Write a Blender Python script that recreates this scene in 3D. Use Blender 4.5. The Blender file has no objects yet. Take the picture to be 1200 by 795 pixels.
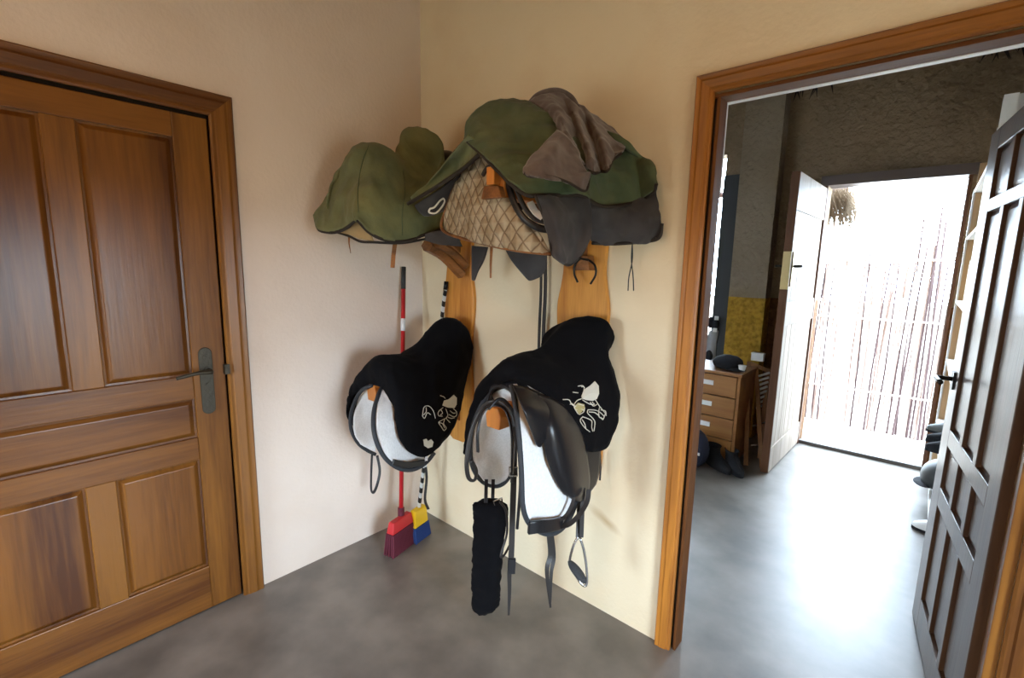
import bpy, bmesh, math, random
from mathutils import Vector, Matrix, noise
from mathutils.bvhtree import BVHTree
random.seed(7)
S = bpy.context.scene
COL = S.collection
PI = math.pi

# ------------------------------------------------------------------ camera
CAM = Vector((2.1539, -1.6769, 1.4868)); YAW, PITCH, ROLL, FPX = 0.7207, -0.1547, 0.0207, 553.7
_cy, _sy, _cp, _sp = math.cos(YAW), math.sin(YAW), math.cos(PITCH), math.sin(PITCH)
FWD = Vector((-_sy*_cp, _cy*_cp, _sp)); _r = Vector((_cy, _sy, 0)); _u = _r.cross(FWD)
_c, _s = math.cos(ROLL), math.sin(ROLL)
RIGHT = _c*_r + _s*_u; UP = -_s*_r + _c*_u
cam = bpy.data.objects.new('camera', bpy.data.cameras.new('camera'))
COL.objects.link(cam)
m = Matrix((RIGHT, UP, -FWD)).transposed().to_4x4(); m.translation = CAM
cam.matrix_world = m
cam.data.sensor_width = 36; cam.data.lens = 36*FPX/1200; cam.data.clip_start = .02
S.camera = cam
# ------------------------------------------------------------------ world, light, exposure
S.view_settings.view_transform = 'Standard'; S.view_settings.look = 'None'
S.view_settings.gamma = 1; S.view_settings.use_curve_mapping = False
S.view_settings.exposure = 0.0
W = bpy.data.worlds.new('sky'); S.world = W; W.use_nodes = True
bg = W.node_tree.nodes['Background']; bg.inputs[0].default_value = (.68, .84, 1, 1); bg.inputs[1].default_value = 35.0
def area(name, loc, target, sx, sy, power, col):
    l = bpy.data.lights.new(name, 'AREA'); l.shape = 'RECTANGLE'; l.size = sx; l.size_y = sy; l.energy = power; l.color = col
    o = bpy.data.objects.new(name, l); COL.objects.link(o); o.location = loc
    o.rotation_euler = (Vector(target)-Vector(loc)).to_track_quat('-Z', 'Y').to_euler(); return o
for nm, lc_, tg_, sx_, sy_ in (('portal_window', (.60, -3.62, .95), (.60, 0, .95), .8, 1.3), ('portal_side_window', (3.42, -1.25, .95), (0, -1.25, .95), .9, 1.2), ('portal_back_door', (1.85, 3.12, 1.09), (1.85, 0, 1.09), .82, 2.17)):
    area(nm, lc_, tg_, sx_, sy_, 1, (1, 1, 1)).data.cycles.is_portal = True
area('warm_fill_light', (1.75, -2.3, 2.62), (1.75, -2.3, 0), .3, .3, 18, (1, .52, .24))  # unseen warm light, added to tint the upper walls orange

# ------------------------------------------------------------------ helpers
def P(X, u, v, lim=-.05):
    """world point on the vertical plane x = X seen in the photograph at u, v (kept in front of the wall)"""
    d = FWD*FPX + RIGHT*(u-600) - UP*(v-397.5)
    p = CAM + d*((X-CAM.x)/d.x)
    if p.y > lim: p = CAM + d*((lim-CAM.y)/d.y)
    return p
def Q(Y, u, v):
    d = FWD*FPX + RIGHT*(u-600) - UP*(v-397.5)
    return CAM + d*((Y-CAM.y)/d.y)
def thing(name, label, cat, group=None, loc=(0,0,0)):
    o = bpy.data.objects.new(name, None); COL.objects.link(o); o.empty_display_size = .1
    o.location = loc; o['label'] = label; o['category'] = cat
    if group: o['group'] = group
    return o
def tag(o, label=None, cat=None, group=None, kind=None):
    if label: o['label'] = label
    if cat: o['category'] = cat
    if group: o['group'] = group
    if kind: o['kind'] = kind
    return o
def obj(name, bm, m, parent=None, smooth=False, label=None, solid=0, bev=0, sub=0):
    me = bpy.data.meshes.new(name)
    if hasattr(bm, 'to_mesh'):
        bmesh.ops.recalc_face_normals(bm, faces=bm.faces) if smooth != 'keep' else None
        bm.to_mesh(me); bm.free()
    else: me = bm
    if smooth:
        for p in me.polygons: p.use_smooth = True
    if m: me.materials.append(m)
    o = bpy.data.objects.new(name, me); COL.objects.link(o)
    if parent:
        o.parent = parent
        if parent.type == 'EMPTY' and parent.location.length > 0: o.matrix_parent_inverse = Matrix.Translation(-parent.location)
    if label: o['label'] = label
    if solid:
        s = o.modifiers.new('thick', 'SOLIDIFY'); s.thickness = solid; s.offset = 0
    if bev:
        b = o.modifiers.new('bevel', 'BEVEL'); b.width = bev; b.segments = 2; b.limit_method = 'ANGLE'
    if sub:
        b = o.modifiers.new('sub', 'SUBSURF'); b.levels = sub; b.render_levels = sub
    return o
def box(bm, x0, x1, y0, y1, z0, z1, M=None):
    r = bmesh.ops.create_cube(bm, size=1)
    T = Matrix.Translation(((x0+x1)/2, (y0+y1)/2, (z0+z1)/2)) @ Matrix.Diagonal((abs(x1-x0), abs(y1-y0), abs(z1-z0), 1))
    bmesh.ops.transform(bm, matrix=(M @ T) if M else T, verts=r['verts'])
    return bm
def B(*a, M=None): return box(bmesh.new(), *a, M=M)
def catmull(pts, n):
    pts = [Vector(p) for p in pts]
    if len(pts) < 3:
        return [pts[0].lerp(pts[-1], i/n) for i in range(n+1)]
    ext = [pts[0]*2-pts[1]] + pts + [pts[-1]*2-pts[-2]]
    out = []; k = len(pts)-1
    for i in range(n+1):
        t = i/n*k; j = min(int(t), k-1); t -= j
        a, b, c, d = ext[j:j+4]
        out.append(.5*((2*b)+(c-a)*t+(2*a-5*b+4*c-d)*t*t+(3*b-a-3*c+d)*t**3))
    return out
def loft(rows, nu=36, nv=36, amp=0, freq=9, fold=None, seed=0):
    """smooth surface through a net of control points"""
    R = [catmull(r, nv) for r in rows]
    cols = [catmull([R[i][j] for i in range(len(R))], nu) for j in range(nv+1)]
    bm = bmesh.new(); g = [[bm.verts.new(cols[j][i]) for j in range(nv+1)] for i in range(nu+1)]
    for i in range(nu):
        for j in range(nv): bm.faces.new((g[i][j], g[i][j+1], g[i+1][j+1], g[i+1][j]))
    bmesh.ops.recalc_face_normals(bm, faces=bm.faces); bm.normal_update()
    if amp or fold:
        off = Vector((seed*3.1, seed*1.7, seed))
        ns = {v: v.normal.copy() for v in bm.verts}
        for i in range(nu+1):
            for j in range(nv+1):
                v = g[i][j]; d = 0
                if amp:
                    d = amp*(noise.noise(v.co*freq+off) + .8*(1-3*abs(noise.noise(v.co*freq*.9+off*2))) -.3 + .35*(1-3*abs(noise.noise(v.co*freq*2.3+off))))
                if fold: d += fold(i/nu, j/nv)
                v.co += ns[v]*d
    return bm
def tube(bm, pts, r, n=8, smooth=0, flat=1, closed=False):
    if smooth: pts = catmull(pts, smooth)
    pts = [Vector(p) for p in pts]; N = len(pts); rings = []
    prev = None
    for i, p in enumerate(pts):
        if closed: t = pts[(i+1) % N]-pts[i-1]
        else: t = pts[min(i+1, N-1)]-pts[max(i-1, 0)]
        if t.length < 1e-9: t = Vector((0, 0, 1))
        t.normalize()
        if prev is None:
            a = Vector((0, 0, 1)) if abs(t.z) < .9 else Vector((0, 1, 0))
            nrm = t.cross(a).normalized()
        else:
            nrm = (prev - t*prev.dot(t)).normalized()
        prev = nrm; b = t.cross(nrm)
        rr = r(i/(N-1)) if callable(r) else r
        rings.append([bm.verts.new(p+rr*(math.cos(2*PI*k/n)*nrm+flat*math.sin(2*PI*k/n)*b)) for k in range(n)])
    M = N if closed else N-1
    for i in range(M):
        A, C = rings[i], rings[(i+1) % N]
        for k in range(n): bm.faces.new((A[k], A[(k+1) % n], C[(k+1) % n], C[k]))
    if not closed: bm.faces.new(rings[0][::-1]); bm.faces.new(rings[-1])
    return bm
def T(pts, r, **k): return tube(bmesh.new(), pts, r, **k)
def strap(pts, w, th=.004, wd=Vector((.66, .75, 0)), smooth=0):
    """flat leather strap following pts, its width along wd"""
    if smooth: pts = catmull(pts, smooth)
    bm = bmesh.new(); rows = []
    pts = [Vector(p) for p in pts]
    for i, p in enumerate(pts):
        t = (pts[min(i+1, len(pts)-1)]-pts[max(i-1, 0)]).normalized()
        s = (wd - t*wd.dot(t)).normalized(); nn = t.cross(s)
        ww = w(i/(len(pts)-1)) if callable(w) else w
        rows.append([bm.verts.new(p+s*a*ww/2+nn*b*th/2) for a, b in ((-1,-1),(1,-1),(1,1),(-1,1))])
    for i in range(len(rows)-1):
        for k in range(4): bm.faces.new((rows[i][k], rows[i][(k+1)%4], rows[i+1][(k+1)%4], rows[i+1][k]))
    bm.faces.new(rows[0][::-1]); bm.faces.new(rows[-1]); return bm
def prism(outline, ax, a, b):
    """closed outline of 2D points extruded along axis ax between a and b"""
    bm = bmesh.new()
    def mk(p, w):
        return {'x': (w, p[0], p[1]), 'y': (p[0], w, p[1]), 'z': (p[0], p[1], w)}[ax]
    A = [bm.verts.new(mk(p, a)) for p in outline]; C = [bm.verts.new(mk(p, b)) for p in outline]
    n = len(A)
    bm.faces.new(A); bm.faces.new(C[::-1])
    for i in range(n): bm.faces.new((A[i], C[i], C[(i+1) % n], A[(i+1) % n]))
    return bm
def ellipsoid(bm, c, r, rot=None, n=16):
    q = bmesh.ops.create_uvsphere(bm, u_segments=n, v_segments=max(6, n//2+2), radius=1)
    M = Matrix.Translation(c) @ (rot.to_4x4() if rot else Matrix.Identity(4)) @ Matrix.Diagonal((*r, 1))
    bmesh.ops.transform(bm, matrix=M, verts=q['verts']); return bm

# ------------------------------------------------------------------ materials
def mat(name, col, rough=.6, metal=0, bump=0, scale=20, var=0, col2=None, sheen=0, spec=.5, coat=0, stretch=(1,1,1), detail=4, bdist=.01):
    M = bpy.data.materials.new(name); M.use_nodes = True; nt = M.node_tree; N = nt.nodes; L = nt.links
    b = N['Principled BSDF']; b.inputs['Base Color'].default_value = (*col, 1); b.inputs['Roughness'].default_value = rough
    b.inputs['Metallic'].default_value = metal; b.inputs['Specular IOR Level'].default_value = spec
    if sheen: b.inputs['Sheen Weight'].default_value = sheen; b.inputs['Sheen Roughness'].default_value = .5
    if coat: b.inputs['Coat Weight'].default_value = coat; b.inputs['Coat Roughness'].default_value = .15
    tc = N.new('ShaderNodeTexCoord'); mp = N.new('ShaderNodeMapping'); mp.inputs['Scale'].default_value = stretch
    L.new(tc.outputs['Object'], mp.inputs['Vector'])
    nz = N.new('ShaderNodeTexNoise'); nz.inputs['Scale'].default_value = scale; nz.inputs['Detail'].default_value = detail
    L.new(mp.outputs[0], nz.inputs['Vector'])
    if col2:
        cr = N.new('ShaderNodeValToRGB'); cr.color_ramp.elements[0].position = .5-var; cr.color_ramp.elements[1].position = .5+var
        cr.color_ramp.elements[0].color = (*col2, 1); cr.color_ramp.elements[1].color = (*col, 1)
        L.new(nz.outputs['Fac'], cr.inputs[0]); L.new(cr.outputs[0], b.inputs['Base Color'])
    if bump:
        bp = N.new('ShaderNodeBump'); bp.inputs['Strength'].default_value = bump; bp.inputs['Distance'].default_value = bdist
        L.new(nz.outputs['Fac'], bp.inputs['Height']); L.new(bp.outputs[0], b.inputs['Normal'])
    return M
def wood(name, c1, c2, axis='z', rough=.35, coat=.04, scale=9, knots=True, spec=.32):
    """grain running along the given axis"""
    M = bpy.data.materials.new(name); M.use_nodes = True; nt = M.node_tree; N = nt.nodes; L = nt.links
    b = N['Principled BSDF']; b.inputs['Roughness'].default_value = rough; b.inputs['Coat Weight'].default_value = coat; b.inputs['Coat Roughness'].default_value = .25
    b.inputs['Specular IOR Level'].default_value = spec
    tc = N.new('ShaderNodeTexCoord'); mp = N.new('ShaderNodeMapping')
    mp.inputs['Scale'].default_value = {'x': (.06, 1, 1), 'y': (1, .06, 1), 'z': (1, 1, .06)}[axis]
    oi = N.new('ShaderNodeObjectInfo'); va = N.new('ShaderNodeVectorMath'); va.operation = 'ADD'
    ml = N.new('ShaderNodeMath'); ml.operation = 'MULTIPLY'; ml.inputs[1].default_value = 7
    L.new(oi.outputs['Random'], ml.inputs[0]); L.new(tc.outputs['Object'], va.inputs[0]); L.new(ml.outputs[0], va.inputs[1])
    L.new(va.outputs[0], mp.inputs['Vector'])
    n1 = N.new('ShaderNodeTexNoise'); n1.inputs['Scale'].default_value = scale; n1.inputs['Detail'].default_value = 3; n1.inputs['Distortion'].default_value = .6
    n2 = N.new('ShaderNodeTexNoise'); n2.inputs['Scale'].default_value = scale*12; n2.inputs['Detail'].default_value = 5
    L.new(mp.outputs[0], n1.inputs['Vector']); L.new(mp.outputs[0], n2.inputs['Vector'])
    mx = N.new('ShaderNodeMath'); mx.operation = 'MULTIPLY_ADD'; mx.inputs[1].default_value = .35
    L.new(n2.outputs['Fac'], mx.inputs[0]); L.new(n1.outputs['Fac'], mx.inputs[2])
    cr = N.new('ShaderNodeValToRGB'); e = cr.color_ramp.elements
    e[0].position = .50; e[0].color = (*c2, 1); e[1].position = .80; e[1].color = (*c1, 1)
    L.new(mx.outputs[0], cr.inputs[0]); L.new(cr.outputs[0], b.inputs['Base Color'])
    bp = N.new('ShaderNodeBump'); bp.inputs['Strength'].default_value = .15; bp.inputs['Distance'].default_value = .003
    L.new(n2.outputs['Fac'], bp.inputs['Height']); L.new(bp.outputs[0], b.inputs['Normal'])
    return M
def plaster(name, base, stain, bump=.35, scale=38, dado=None, dado_z=1.25, dist=.006, soil=0):
    M = bpy.data.materials.new(name); M.use_nodes = True; nt = M.node_tree; N = nt.nodes; L = nt.links
    b = N['Principled BSDF']; b.inputs['Roughness'].default_value = .85; b.inputs['Specular IOR Level'].default_value = .2
    geo = N.new('ShaderNodeNewGeometry')
    n1 = N.new('ShaderNodeTexNoise'); n1.inputs['Scale'].default_value = 2.2; n1.inputs['Detail'].default_value = 6
    n2 = N.new('ShaderNodeTexNoise'); n2.inputs['Scale'].default_value = scale; n2.inputs['Detail'].default_value = 6
    for n in (n1, n2): L.new(geo.outputs['Position'], n.inputs['Vector'])
    cr = N.new('ShaderNodeValToRGB'); e = cr.color_ramp.elements
    e[0].position = .28; e[0].color = (*stain, 1); e[1].position = .55; e[1].color = (*base, 1)
    L.new(n1.outputs['Fac'], cr.inputs[0]); out = cr.outputs[0]
    if dado:
        sx = N.new('ShaderNodeSeparateXYZ'); L.new(geo.outputs['Position'], sx.inputs[0])
        lt = N.new('ShaderNodeMath'); lt.operation = 'LESS_THAN'; lt.inputs[1].default_value = dado_z; L.new(sx.outputs['Z'], lt.inputs[0])
        mx = N.new('ShaderNodeMix'); mx.data_type = 'RGBA'; L.new(lt.outputs[0], mx.inputs['Factor']); L.new(out, mx.inputs['A'])
        d2 = N.new('ShaderNodeValToRGB'); d2.color_ramp.elements[0].color = (*[c*.6 for c in dado], 1); d2.color_ramp.elements[1].color = (*dado, 1)
        d2.color_ramp.elements[0].position = .35; d2.color_ramp.elements[1].position = .6
        L.new(n2.outputs['Fac'], d2.inputs[0]); L.new(d2.outputs[0], mx.inputs['B']); out = mx.outputs['Result']
    L.new(out, b.inputs['Base Color'])
    bp = N.new('ShaderNodeBump'); bp.inputs['Strength'].default_value = bump; bp.inputs['Distance'].default_value = dist
    L.new(n2.outputs['Fac'], bp.inputs['Height']); L.new(bp.outputs[0], b.inputs['Normal'])
    return M
def quilt(name, base, line, s=26):
    M = bpy.data.materials.new(name); M.use_nodes = True; nt = M.node_tree; N = nt.nodes; L = nt.links
    b = N['Principled BSDF']; b.inputs['Roughness'].default_value = .95; b.inputs['Specular IOR Level'].default_value = .1
    tc = N.new('ShaderNodeTexCoord'); hs = []
    for d in ((1.0, 0, .75), (-1.0, 0, .75)):
        dp = N.new('ShaderNodeVectorMath'); dp.operation = 'DOT_PRODUCT'; dp.inputs[1].default_value = [q*s*PI/2.2 for q in d]
        L.new(tc.outputs['Object'], dp.inputs[0]); si = N.new('ShaderNodeMath'); si.operation = 'SINE'; L.new(dp.outputs['Value'], si.inputs[0])
        ab = N.new('ShaderNodeMath'); ab.operation = 'ABSOLUTE'; L.new(si.outputs[0], ab.inputs[0]); hs.append(ab)
    mn = N.new('ShaderNodeMath'); mn.operation = 'MINIMUM'; L.new(hs[0].outputs[0], mn.inputs[0]); L.new(hs[1].outputs[0], mn.inputs[1])
    cr = N.new('ShaderNodeValToRGB'); e = cr.color_ramp.elements; e[0].color = (*line, 1); e[1].color = (*base, 1); e[1].position = .3
    L.new(mn.outputs[0], cr.inputs[0]); 
    nz = N.new('ShaderNodeTexNoise'); nz.inputs['Scale'].default_value = 14; nz.inputs['Detail'].default_value = 5
    mx = N.new('ShaderNodeMix'); mx.data_type = 'RGBA'; mx.blend_type = 'MULTIPLY'; mx.inputs['Factor'].default_value = .7
    r2 = N.new('ShaderNodeValToRGB'); r2.color_ramp.elements[0].position = .35; r2.color_ramp.elements[0].color = (.55, .45, .33, 1); r2.color_ramp.elements[1].position = .6
    L.new(tc.outputs['Object'], nz.inputs['Vector']); L.new(nz.outputs['Fac'], r2.inputs[0])
    L.new(cr.outputs[0], mx.inputs['A']); L.new(r2.outputs[0], mx.inputs['B']); L.new(mx.outputs['Result'], b.inputs['Base Color'])
    bp = N.new('ShaderNodeBump'); bp.inputs['Strength'].default_value = .8; bp.inputs['Distance'].default_value = .012
    L.new(mn.outputs[0], bp.inputs['Height']); L.new(bp.outputs[0], b.inputs['Normal'])
    return M

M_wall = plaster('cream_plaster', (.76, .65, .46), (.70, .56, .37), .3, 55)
M_walll = plaster('cream_plaster_left', (.77, .67, .585), (.71, .60, .505), .3, 55)
M_mud = plaster('mud_plaster', (.27, .20, .13), (.19, .14, .09), 1.0, 22, dado=(.16, .075, .03), dist=.035)
M_pillar = plaster('pillar_plaster', (.30, .245, .18), (.24, .19, .13), 1.0, 26, dado=(.46, .27, .035), dist=.03)
M_ceil = wood('ceiling_wood', (.42, .24, .10), (.30, .16, .06), 'x', .6, 0)
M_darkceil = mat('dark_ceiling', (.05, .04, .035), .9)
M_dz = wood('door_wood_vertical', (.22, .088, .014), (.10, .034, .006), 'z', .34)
M_dy = wood('door_wood_horizontal', (.20, .077, .013), (.09, .029, .0055), 'y', .34)
M_dx = wood('casing_wood_horizontal', (.34, .13, .020), (.16, .055, .010), 'x', .36)
M_cz = wood('casing_wood_vertical', (.44, .17, .024), (.22, .072, .012), 'z', .4)
M_pz = wood('panel_wood', (.20, .076, .012), (.07, .021, .004), 'z', .3, scale=6)
M_gap = mat('dark_recess', (.02, .012, .006), .9)
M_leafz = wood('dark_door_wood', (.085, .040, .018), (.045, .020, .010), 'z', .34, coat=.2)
M_pine = wood('pine_board', (.64, .29, .052), (.42, .155, .024), 'z', .4, .15, scale=12)
M_pinedark = wood('worn_brown_wood', (.30, .12, .035), (.13, .05, .016), 'y', .5, 0, scale=14)
M_orange = wood('orange_wood', (.62, .24, .05), (.46, .16, .03), 'z', .4, .1)
M_brass = mat('aged_brass', (.055, .048, .034), .5, .6, .2, 60)
M_pale_brass = mat('pale_brass', (.55, .45, .25), .35, .8)
M_blackmetal = mat('black_metal', (.015, .015, .015), .35, .7)
M_steel = mat('steel', (.55, .56, .58), .25, 1)
M_concrete = mat('concrete_floor', (.215, .19, .165), .38, 0, .12, 3.5, .16, (.10, .088, .076), spec=.8, detail=12, bdist=.004)
M_velvet = mat('black_velvet', (.0045, .0045, .0055), .95, 0, .3, 180, sheen=.02, spec=.06, bdist=.002)
M_fleece = mat('white_pad', (.80, .81, .82), .9, 0, .3, 120, .25, (.68, .69, .69), spec=.2, bdist=.003)
M_leather = mat('black_leather', (.011, .011, .013), .30, 0, .2, 90, spec=.4, bdist=.001)
M_strapm = mat('strap_leather', (.016, .013, .012), .5, 0, .2, 60, bdist=.001)
M_piping = mat('black_piping', (.02, .024, .03), .7)
M_greenc = mat('green_canvas', (.18, .185, .082), .85, 0, .5, 8, .25, (.08, .108, .058), sheen=.1, spec=.2, detail=8, bdist=.025)
M_greend = mat('dark_green_canvas', (.115, .135, .065), .85, 0, .5, 7, .22, (.042, .075, .045), sheen=.1, spec=.2, detail=8, bdist=.025)
M_grey = mat('grey_fleece', (.135, .105, .095), .95, 0, .3, 30, .2, (.085, .066, .062), sheen=.3, spec=.1, detail=6, bdist=.003)
M_bluegrey = mat('slate_canvas', (.060, .056, .058), .9, 0, .25, 9, .2, (.036, .034, .037), sheen=.15, spec=.2, bdist=.004)
M_hem = mat('dark_hem', (.018, .013, .010), .8)
M_beige = mat('beige_lining', (.38, .27, .13), .9, 0, .3, 30)
M_quilt = quilt('quilted_beige', (.47, .40, .29), (.22, .16, .11), 47)
M_thread = mat('silver_thread', (.62, .60, .52), .5)
M_gold = mat('gold_thread', (.40, .33, .15), .5)
M_white = mat('white_paint', (.80, .80, .80), .5)
M_red = mat('red_plastic', (.50, .02, .025), .35)
M_reddark = mat('dark_red_bristle', (.10, .008, .022), .8)
M_yellow = mat('yellow_plastic', (.85, .55, .01), .4)
M_blue = mat('blue_bristle', (.02, .065, .26), .8)
M_ring = mat('cream_rope', (.7, .68, .62), .8)

def add_stains_and_shade(M, spots):
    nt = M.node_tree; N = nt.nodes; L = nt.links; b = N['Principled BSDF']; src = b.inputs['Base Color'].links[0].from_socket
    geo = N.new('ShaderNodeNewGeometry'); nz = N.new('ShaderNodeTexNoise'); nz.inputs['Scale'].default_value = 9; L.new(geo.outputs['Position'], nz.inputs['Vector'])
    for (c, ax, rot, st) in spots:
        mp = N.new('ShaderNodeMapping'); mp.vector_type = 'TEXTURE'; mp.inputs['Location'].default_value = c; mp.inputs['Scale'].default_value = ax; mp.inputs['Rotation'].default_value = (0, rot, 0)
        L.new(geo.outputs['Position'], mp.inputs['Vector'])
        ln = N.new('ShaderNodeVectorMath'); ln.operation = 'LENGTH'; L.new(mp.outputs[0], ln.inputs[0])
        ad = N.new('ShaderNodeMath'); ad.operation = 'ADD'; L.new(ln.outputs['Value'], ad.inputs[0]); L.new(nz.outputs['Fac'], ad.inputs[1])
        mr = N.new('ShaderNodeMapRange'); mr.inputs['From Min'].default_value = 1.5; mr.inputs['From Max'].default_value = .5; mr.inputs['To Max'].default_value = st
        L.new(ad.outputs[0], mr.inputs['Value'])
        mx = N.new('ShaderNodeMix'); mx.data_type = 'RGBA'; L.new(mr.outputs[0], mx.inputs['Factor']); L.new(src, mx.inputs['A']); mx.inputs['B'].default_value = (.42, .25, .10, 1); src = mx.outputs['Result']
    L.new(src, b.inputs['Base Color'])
add_stains_and_shade(M_wall, [((1.235, 0, .42), (.11, .2, .028), .45, .75), ((.40, 0, .45), (.10, .2, .14), 0, .45), ((.92, 0, .30), (.09, .2, .16), 0, .5), ((1.40, 0, .80), (.05, .2, .25), 0, .25)])  # brown streak is a stain; girth shadow and brownish shading are painted in

# ------------------------------------------------------------------ setting
def struct(name, bm, m, parent=None, **k):
    o = obj(name, bm, m, parent, **k)
    if not parent: o['kind'] = 'structure'
    return o
def root_struct(name):
    o = bpy.data.objects.new(name, None); COL.objects.link(o); o['kind'] = 'structure'; return o
RX0, RX1, RY0, H1 = 0, 3.4, -3.6, 2.95
DX0, DX1, DZ = 1.540, 2.40, 2.062            # doorway to the far room
FW = 2.97                                   # far wall
floor = struct('floor', B(-.3, 4.2, -4.2, FW+.16, -.1, 0), M_concrete)
bm = bmesh.new()
box(bm, -.15, 0, RY0, -1.91, 0, H1); box(bm, -.15, 0, -.985, .12, 0, H1); box(bm, -.15, 0, -1.91, -.985, 2.05, H1)
struct('wall_left', bm, M_walll)
bm = bmesh.new()
box(bm, 0, DX0, 0, .12, 0, H1); box(bm, DX1, RX1+.15, 0, .12, 0, H1); box(bm, DX0, DX1, 0, .12, DZ, H1)
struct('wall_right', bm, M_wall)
bm = bmesh.new()                            # behind the camera, with the doorway the daylight comes through
box(bm, -.15, .2, RY0-.15, RY0, 0, H1); box(bm, 1.0, RX1+.15, RY0-.15, RY0, 0, H1); box(bm, .2, 1.0, RY0-.15, RY0, 1.5, H1); box(bm, .2, 1.0, RY0-.15, RY0, 0, .35)
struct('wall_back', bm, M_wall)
bm = bmesh.new(); box(bm, RX1, RX1+.15, RY0, -1.7, 0, H1); box(bm, RX1, RX1+.15, -.8, 0, 0, H1); box(bm, RX1, RX1+.15, -1.7, -.8, 1.55, H1); box(bm, RX1, RX1+.15, -1.7, -.8, 0, .35)
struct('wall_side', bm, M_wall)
struct('ceiling', B(-.15, RX1+.15, RY0-.15, 0, H1, H1+.1), M_ceil)
# far room
FX0, FX1, H2 = -.3, 2.72, 2.98
EX0, EX1, EZ = 1.44, 2.26, 2.17
bm = bmesh.new()
box(bm, FX0, .42, FW, FW+.16, 0, H2); box(bm, .625, EX0, FW, FW+.16, 0, H2); box(bm, .42, .625, FW, FW+.16, 2.52, H2); box(bm, EX1, FX1+.15, FW, FW+.16, 0, H2); box(bm, EX0, EX1, FW, FW+.16, EZ+.06, H2)
struct('wall_far', bm, M_mud)
struct('trim_1', B(.80, 1.10, 2.80, FW, 0, H2), M_pillar)
struct('wall_far_left', B(FX0-.15, FX0, .12, FW, 0, H2), M_mud)
struct('wall_far_right', B(FX1, FX1+.15, .12, FW, 0, H2), M_mud)
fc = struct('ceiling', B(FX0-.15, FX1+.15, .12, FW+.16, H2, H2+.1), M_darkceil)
for cx, n in ((.93, 14), (1.12, 10), (1.3, 6), (2.34, 16)):
    bm = bmesh.new()
    for i in range(n):
        x = cx + random.uniform(-.09, .09); y = FW-.04+random.uniform(-.03, .02) - (.22 if cx < 1 else 0)
        l = random.uniform(.05, .13); a = random.uniform(-.05, .05)
        tube(bm, [(x, y, H2), (x+a*.5, y-.01, H2-l*.5), (x+a, y-.02, H2-l)], lambda t: .011*(1-t*.9), n=5, flat=.3)
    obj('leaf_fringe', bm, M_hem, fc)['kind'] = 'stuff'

# dark doorway at far left in the far room
d4 = root_struct('door_4')
obj('leaf', B(.628, .80, FW-.035, FW, 0, 2.33), mat('dark_door', (.018, .02, .022), .6), d4)
obj('frame_post', B(.38, .42, FW-.05, FW, 0, 2.5), M_hem, d4)

# ------------------------------------------------------------------ door_1, the closed door on the left wall
d1 = root_struct('door_1')
def panel_x(parent, x0, y0, y1, z0, z1, m, rec=.012, b=.022, sgn=1, name='panel'):
    """raised panel facing +x set in a recess between stiles"""
    bm = bmesh.new()
    lv = [(0, -rec), (b*.35, -rec*1.05), (b, -rec*.25), (b*1.15, -rec*.2)]
    rings = []
    for i, (ins, h) in enumerate(lv):
        rings.append([bm.verts.new((x0+sgn*h, y, z)) for y, z in ((y0+ins, z0+ins), (y1-ins, z0+ins), (y1-ins, z1-ins), (y0+ins, z1-ins))])
    for a, c in zip(rings, rings[1:]):
        for k in range(4): bm.faces.new((a[k], a[(k+1) % 4], c[(k+1) % 4], c[k]))
    bm.faces.new(rings[-1]); bk = [bm.verts.new((x0-sgn*.03, v.co.y, v.co.z)) for v in rings[0]]
    for k in range(4): bm.faces.new((rings[0][k], rings[0][(k+1) % 4], bk[(k+1) % 4], bk[k]))
    bm.faces.new(bk[::-1])
    return obj(name, bm, m, parent)
F1 = -.004; K = .038
y_r, y_l = -1.022, -1.888
ys = [(-1.405, -1.137), (-1.773, -1.490)]
obj('stile', B(F1-K, F1, -1.137, y_r, 0.006, 2.018), M_dz, d1, bev=.003)
obj('stile', B(F1-K, F1, y_l, -1.773, 0.006, 2.018), M_dz, d1, bev=.003)
for z0, z1 in ((1.930, 2.018), (.932, 1.029), (.676, .770), (.006, .199)):
    obj('rail', B(F1-K, F1, -1.773, -1.137, z0, z1), M_dy, d1, bev=.003)
for z0, z1 in ((1.029, 1.930), (.199, .676)):
    obj('mullion', B(F1-K, F1, -1.490, -1.405, z0, z1), M_dz, d1, bev=.003)
    for y0, y1 in ys: panel_x(d1, F1, y0, y1, z0, z1, M_pz)
panel_x(d1, F1, -1.773, -1.137, .770, .932, M_dy)
struct('wall_backing', B(-.15, F1-K-.004, -1.91, -.985, 0, 2.05), M_gap, d1)
def casing_profile(w, t=.022):
    """cross-section, 0 at inner edge to w at outer edge, heights off the wall"""
    return [(0, 0), (0, t*.45), (w*.08, t*.62), (w*.20, t*.62), (w*.26, t*.82), (w*.62, t), (w*.72, t*.9), (w*.80, t*.92), (w*.93, t), (w, t*.75), (w, 0)]
def sweep(profile, path_fn, closed=True):
    bm = bmesh.new(); rings = [[bm.verts.new(p) for p in path_fn(k, profile)] for k in range(2)]
    n = len(profile)
    for i in range(n): bm.faces.new((rings[0][i], rings[0][(i+1) % n], rings[1][(i+1) % n], rings[1][i]))
    bm.faces.new(rings[0]); bm.faces.new(rings[1][::-1]); return bm
pf = casing_profile(.083)
iy, oz = -1.017, 2.030
obj('casing', sweep(pf, lambda k, p: [(h, iy+w, 0 if k == 0 else oz+w) for w, h in p]), M_dz, d1)
obj('casing', sweep(pf, lambda k, p: [(h, (iy+w) if k == 0 else -1.90-w, oz+w) for w, h in p]), M_dy, d1)
obj('casing', sweep(pf, lambda k, p: [(h, -1.893-w, 0 if k == 0 else oz+w) for w, h in p]), M_dz, d1)
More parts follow.
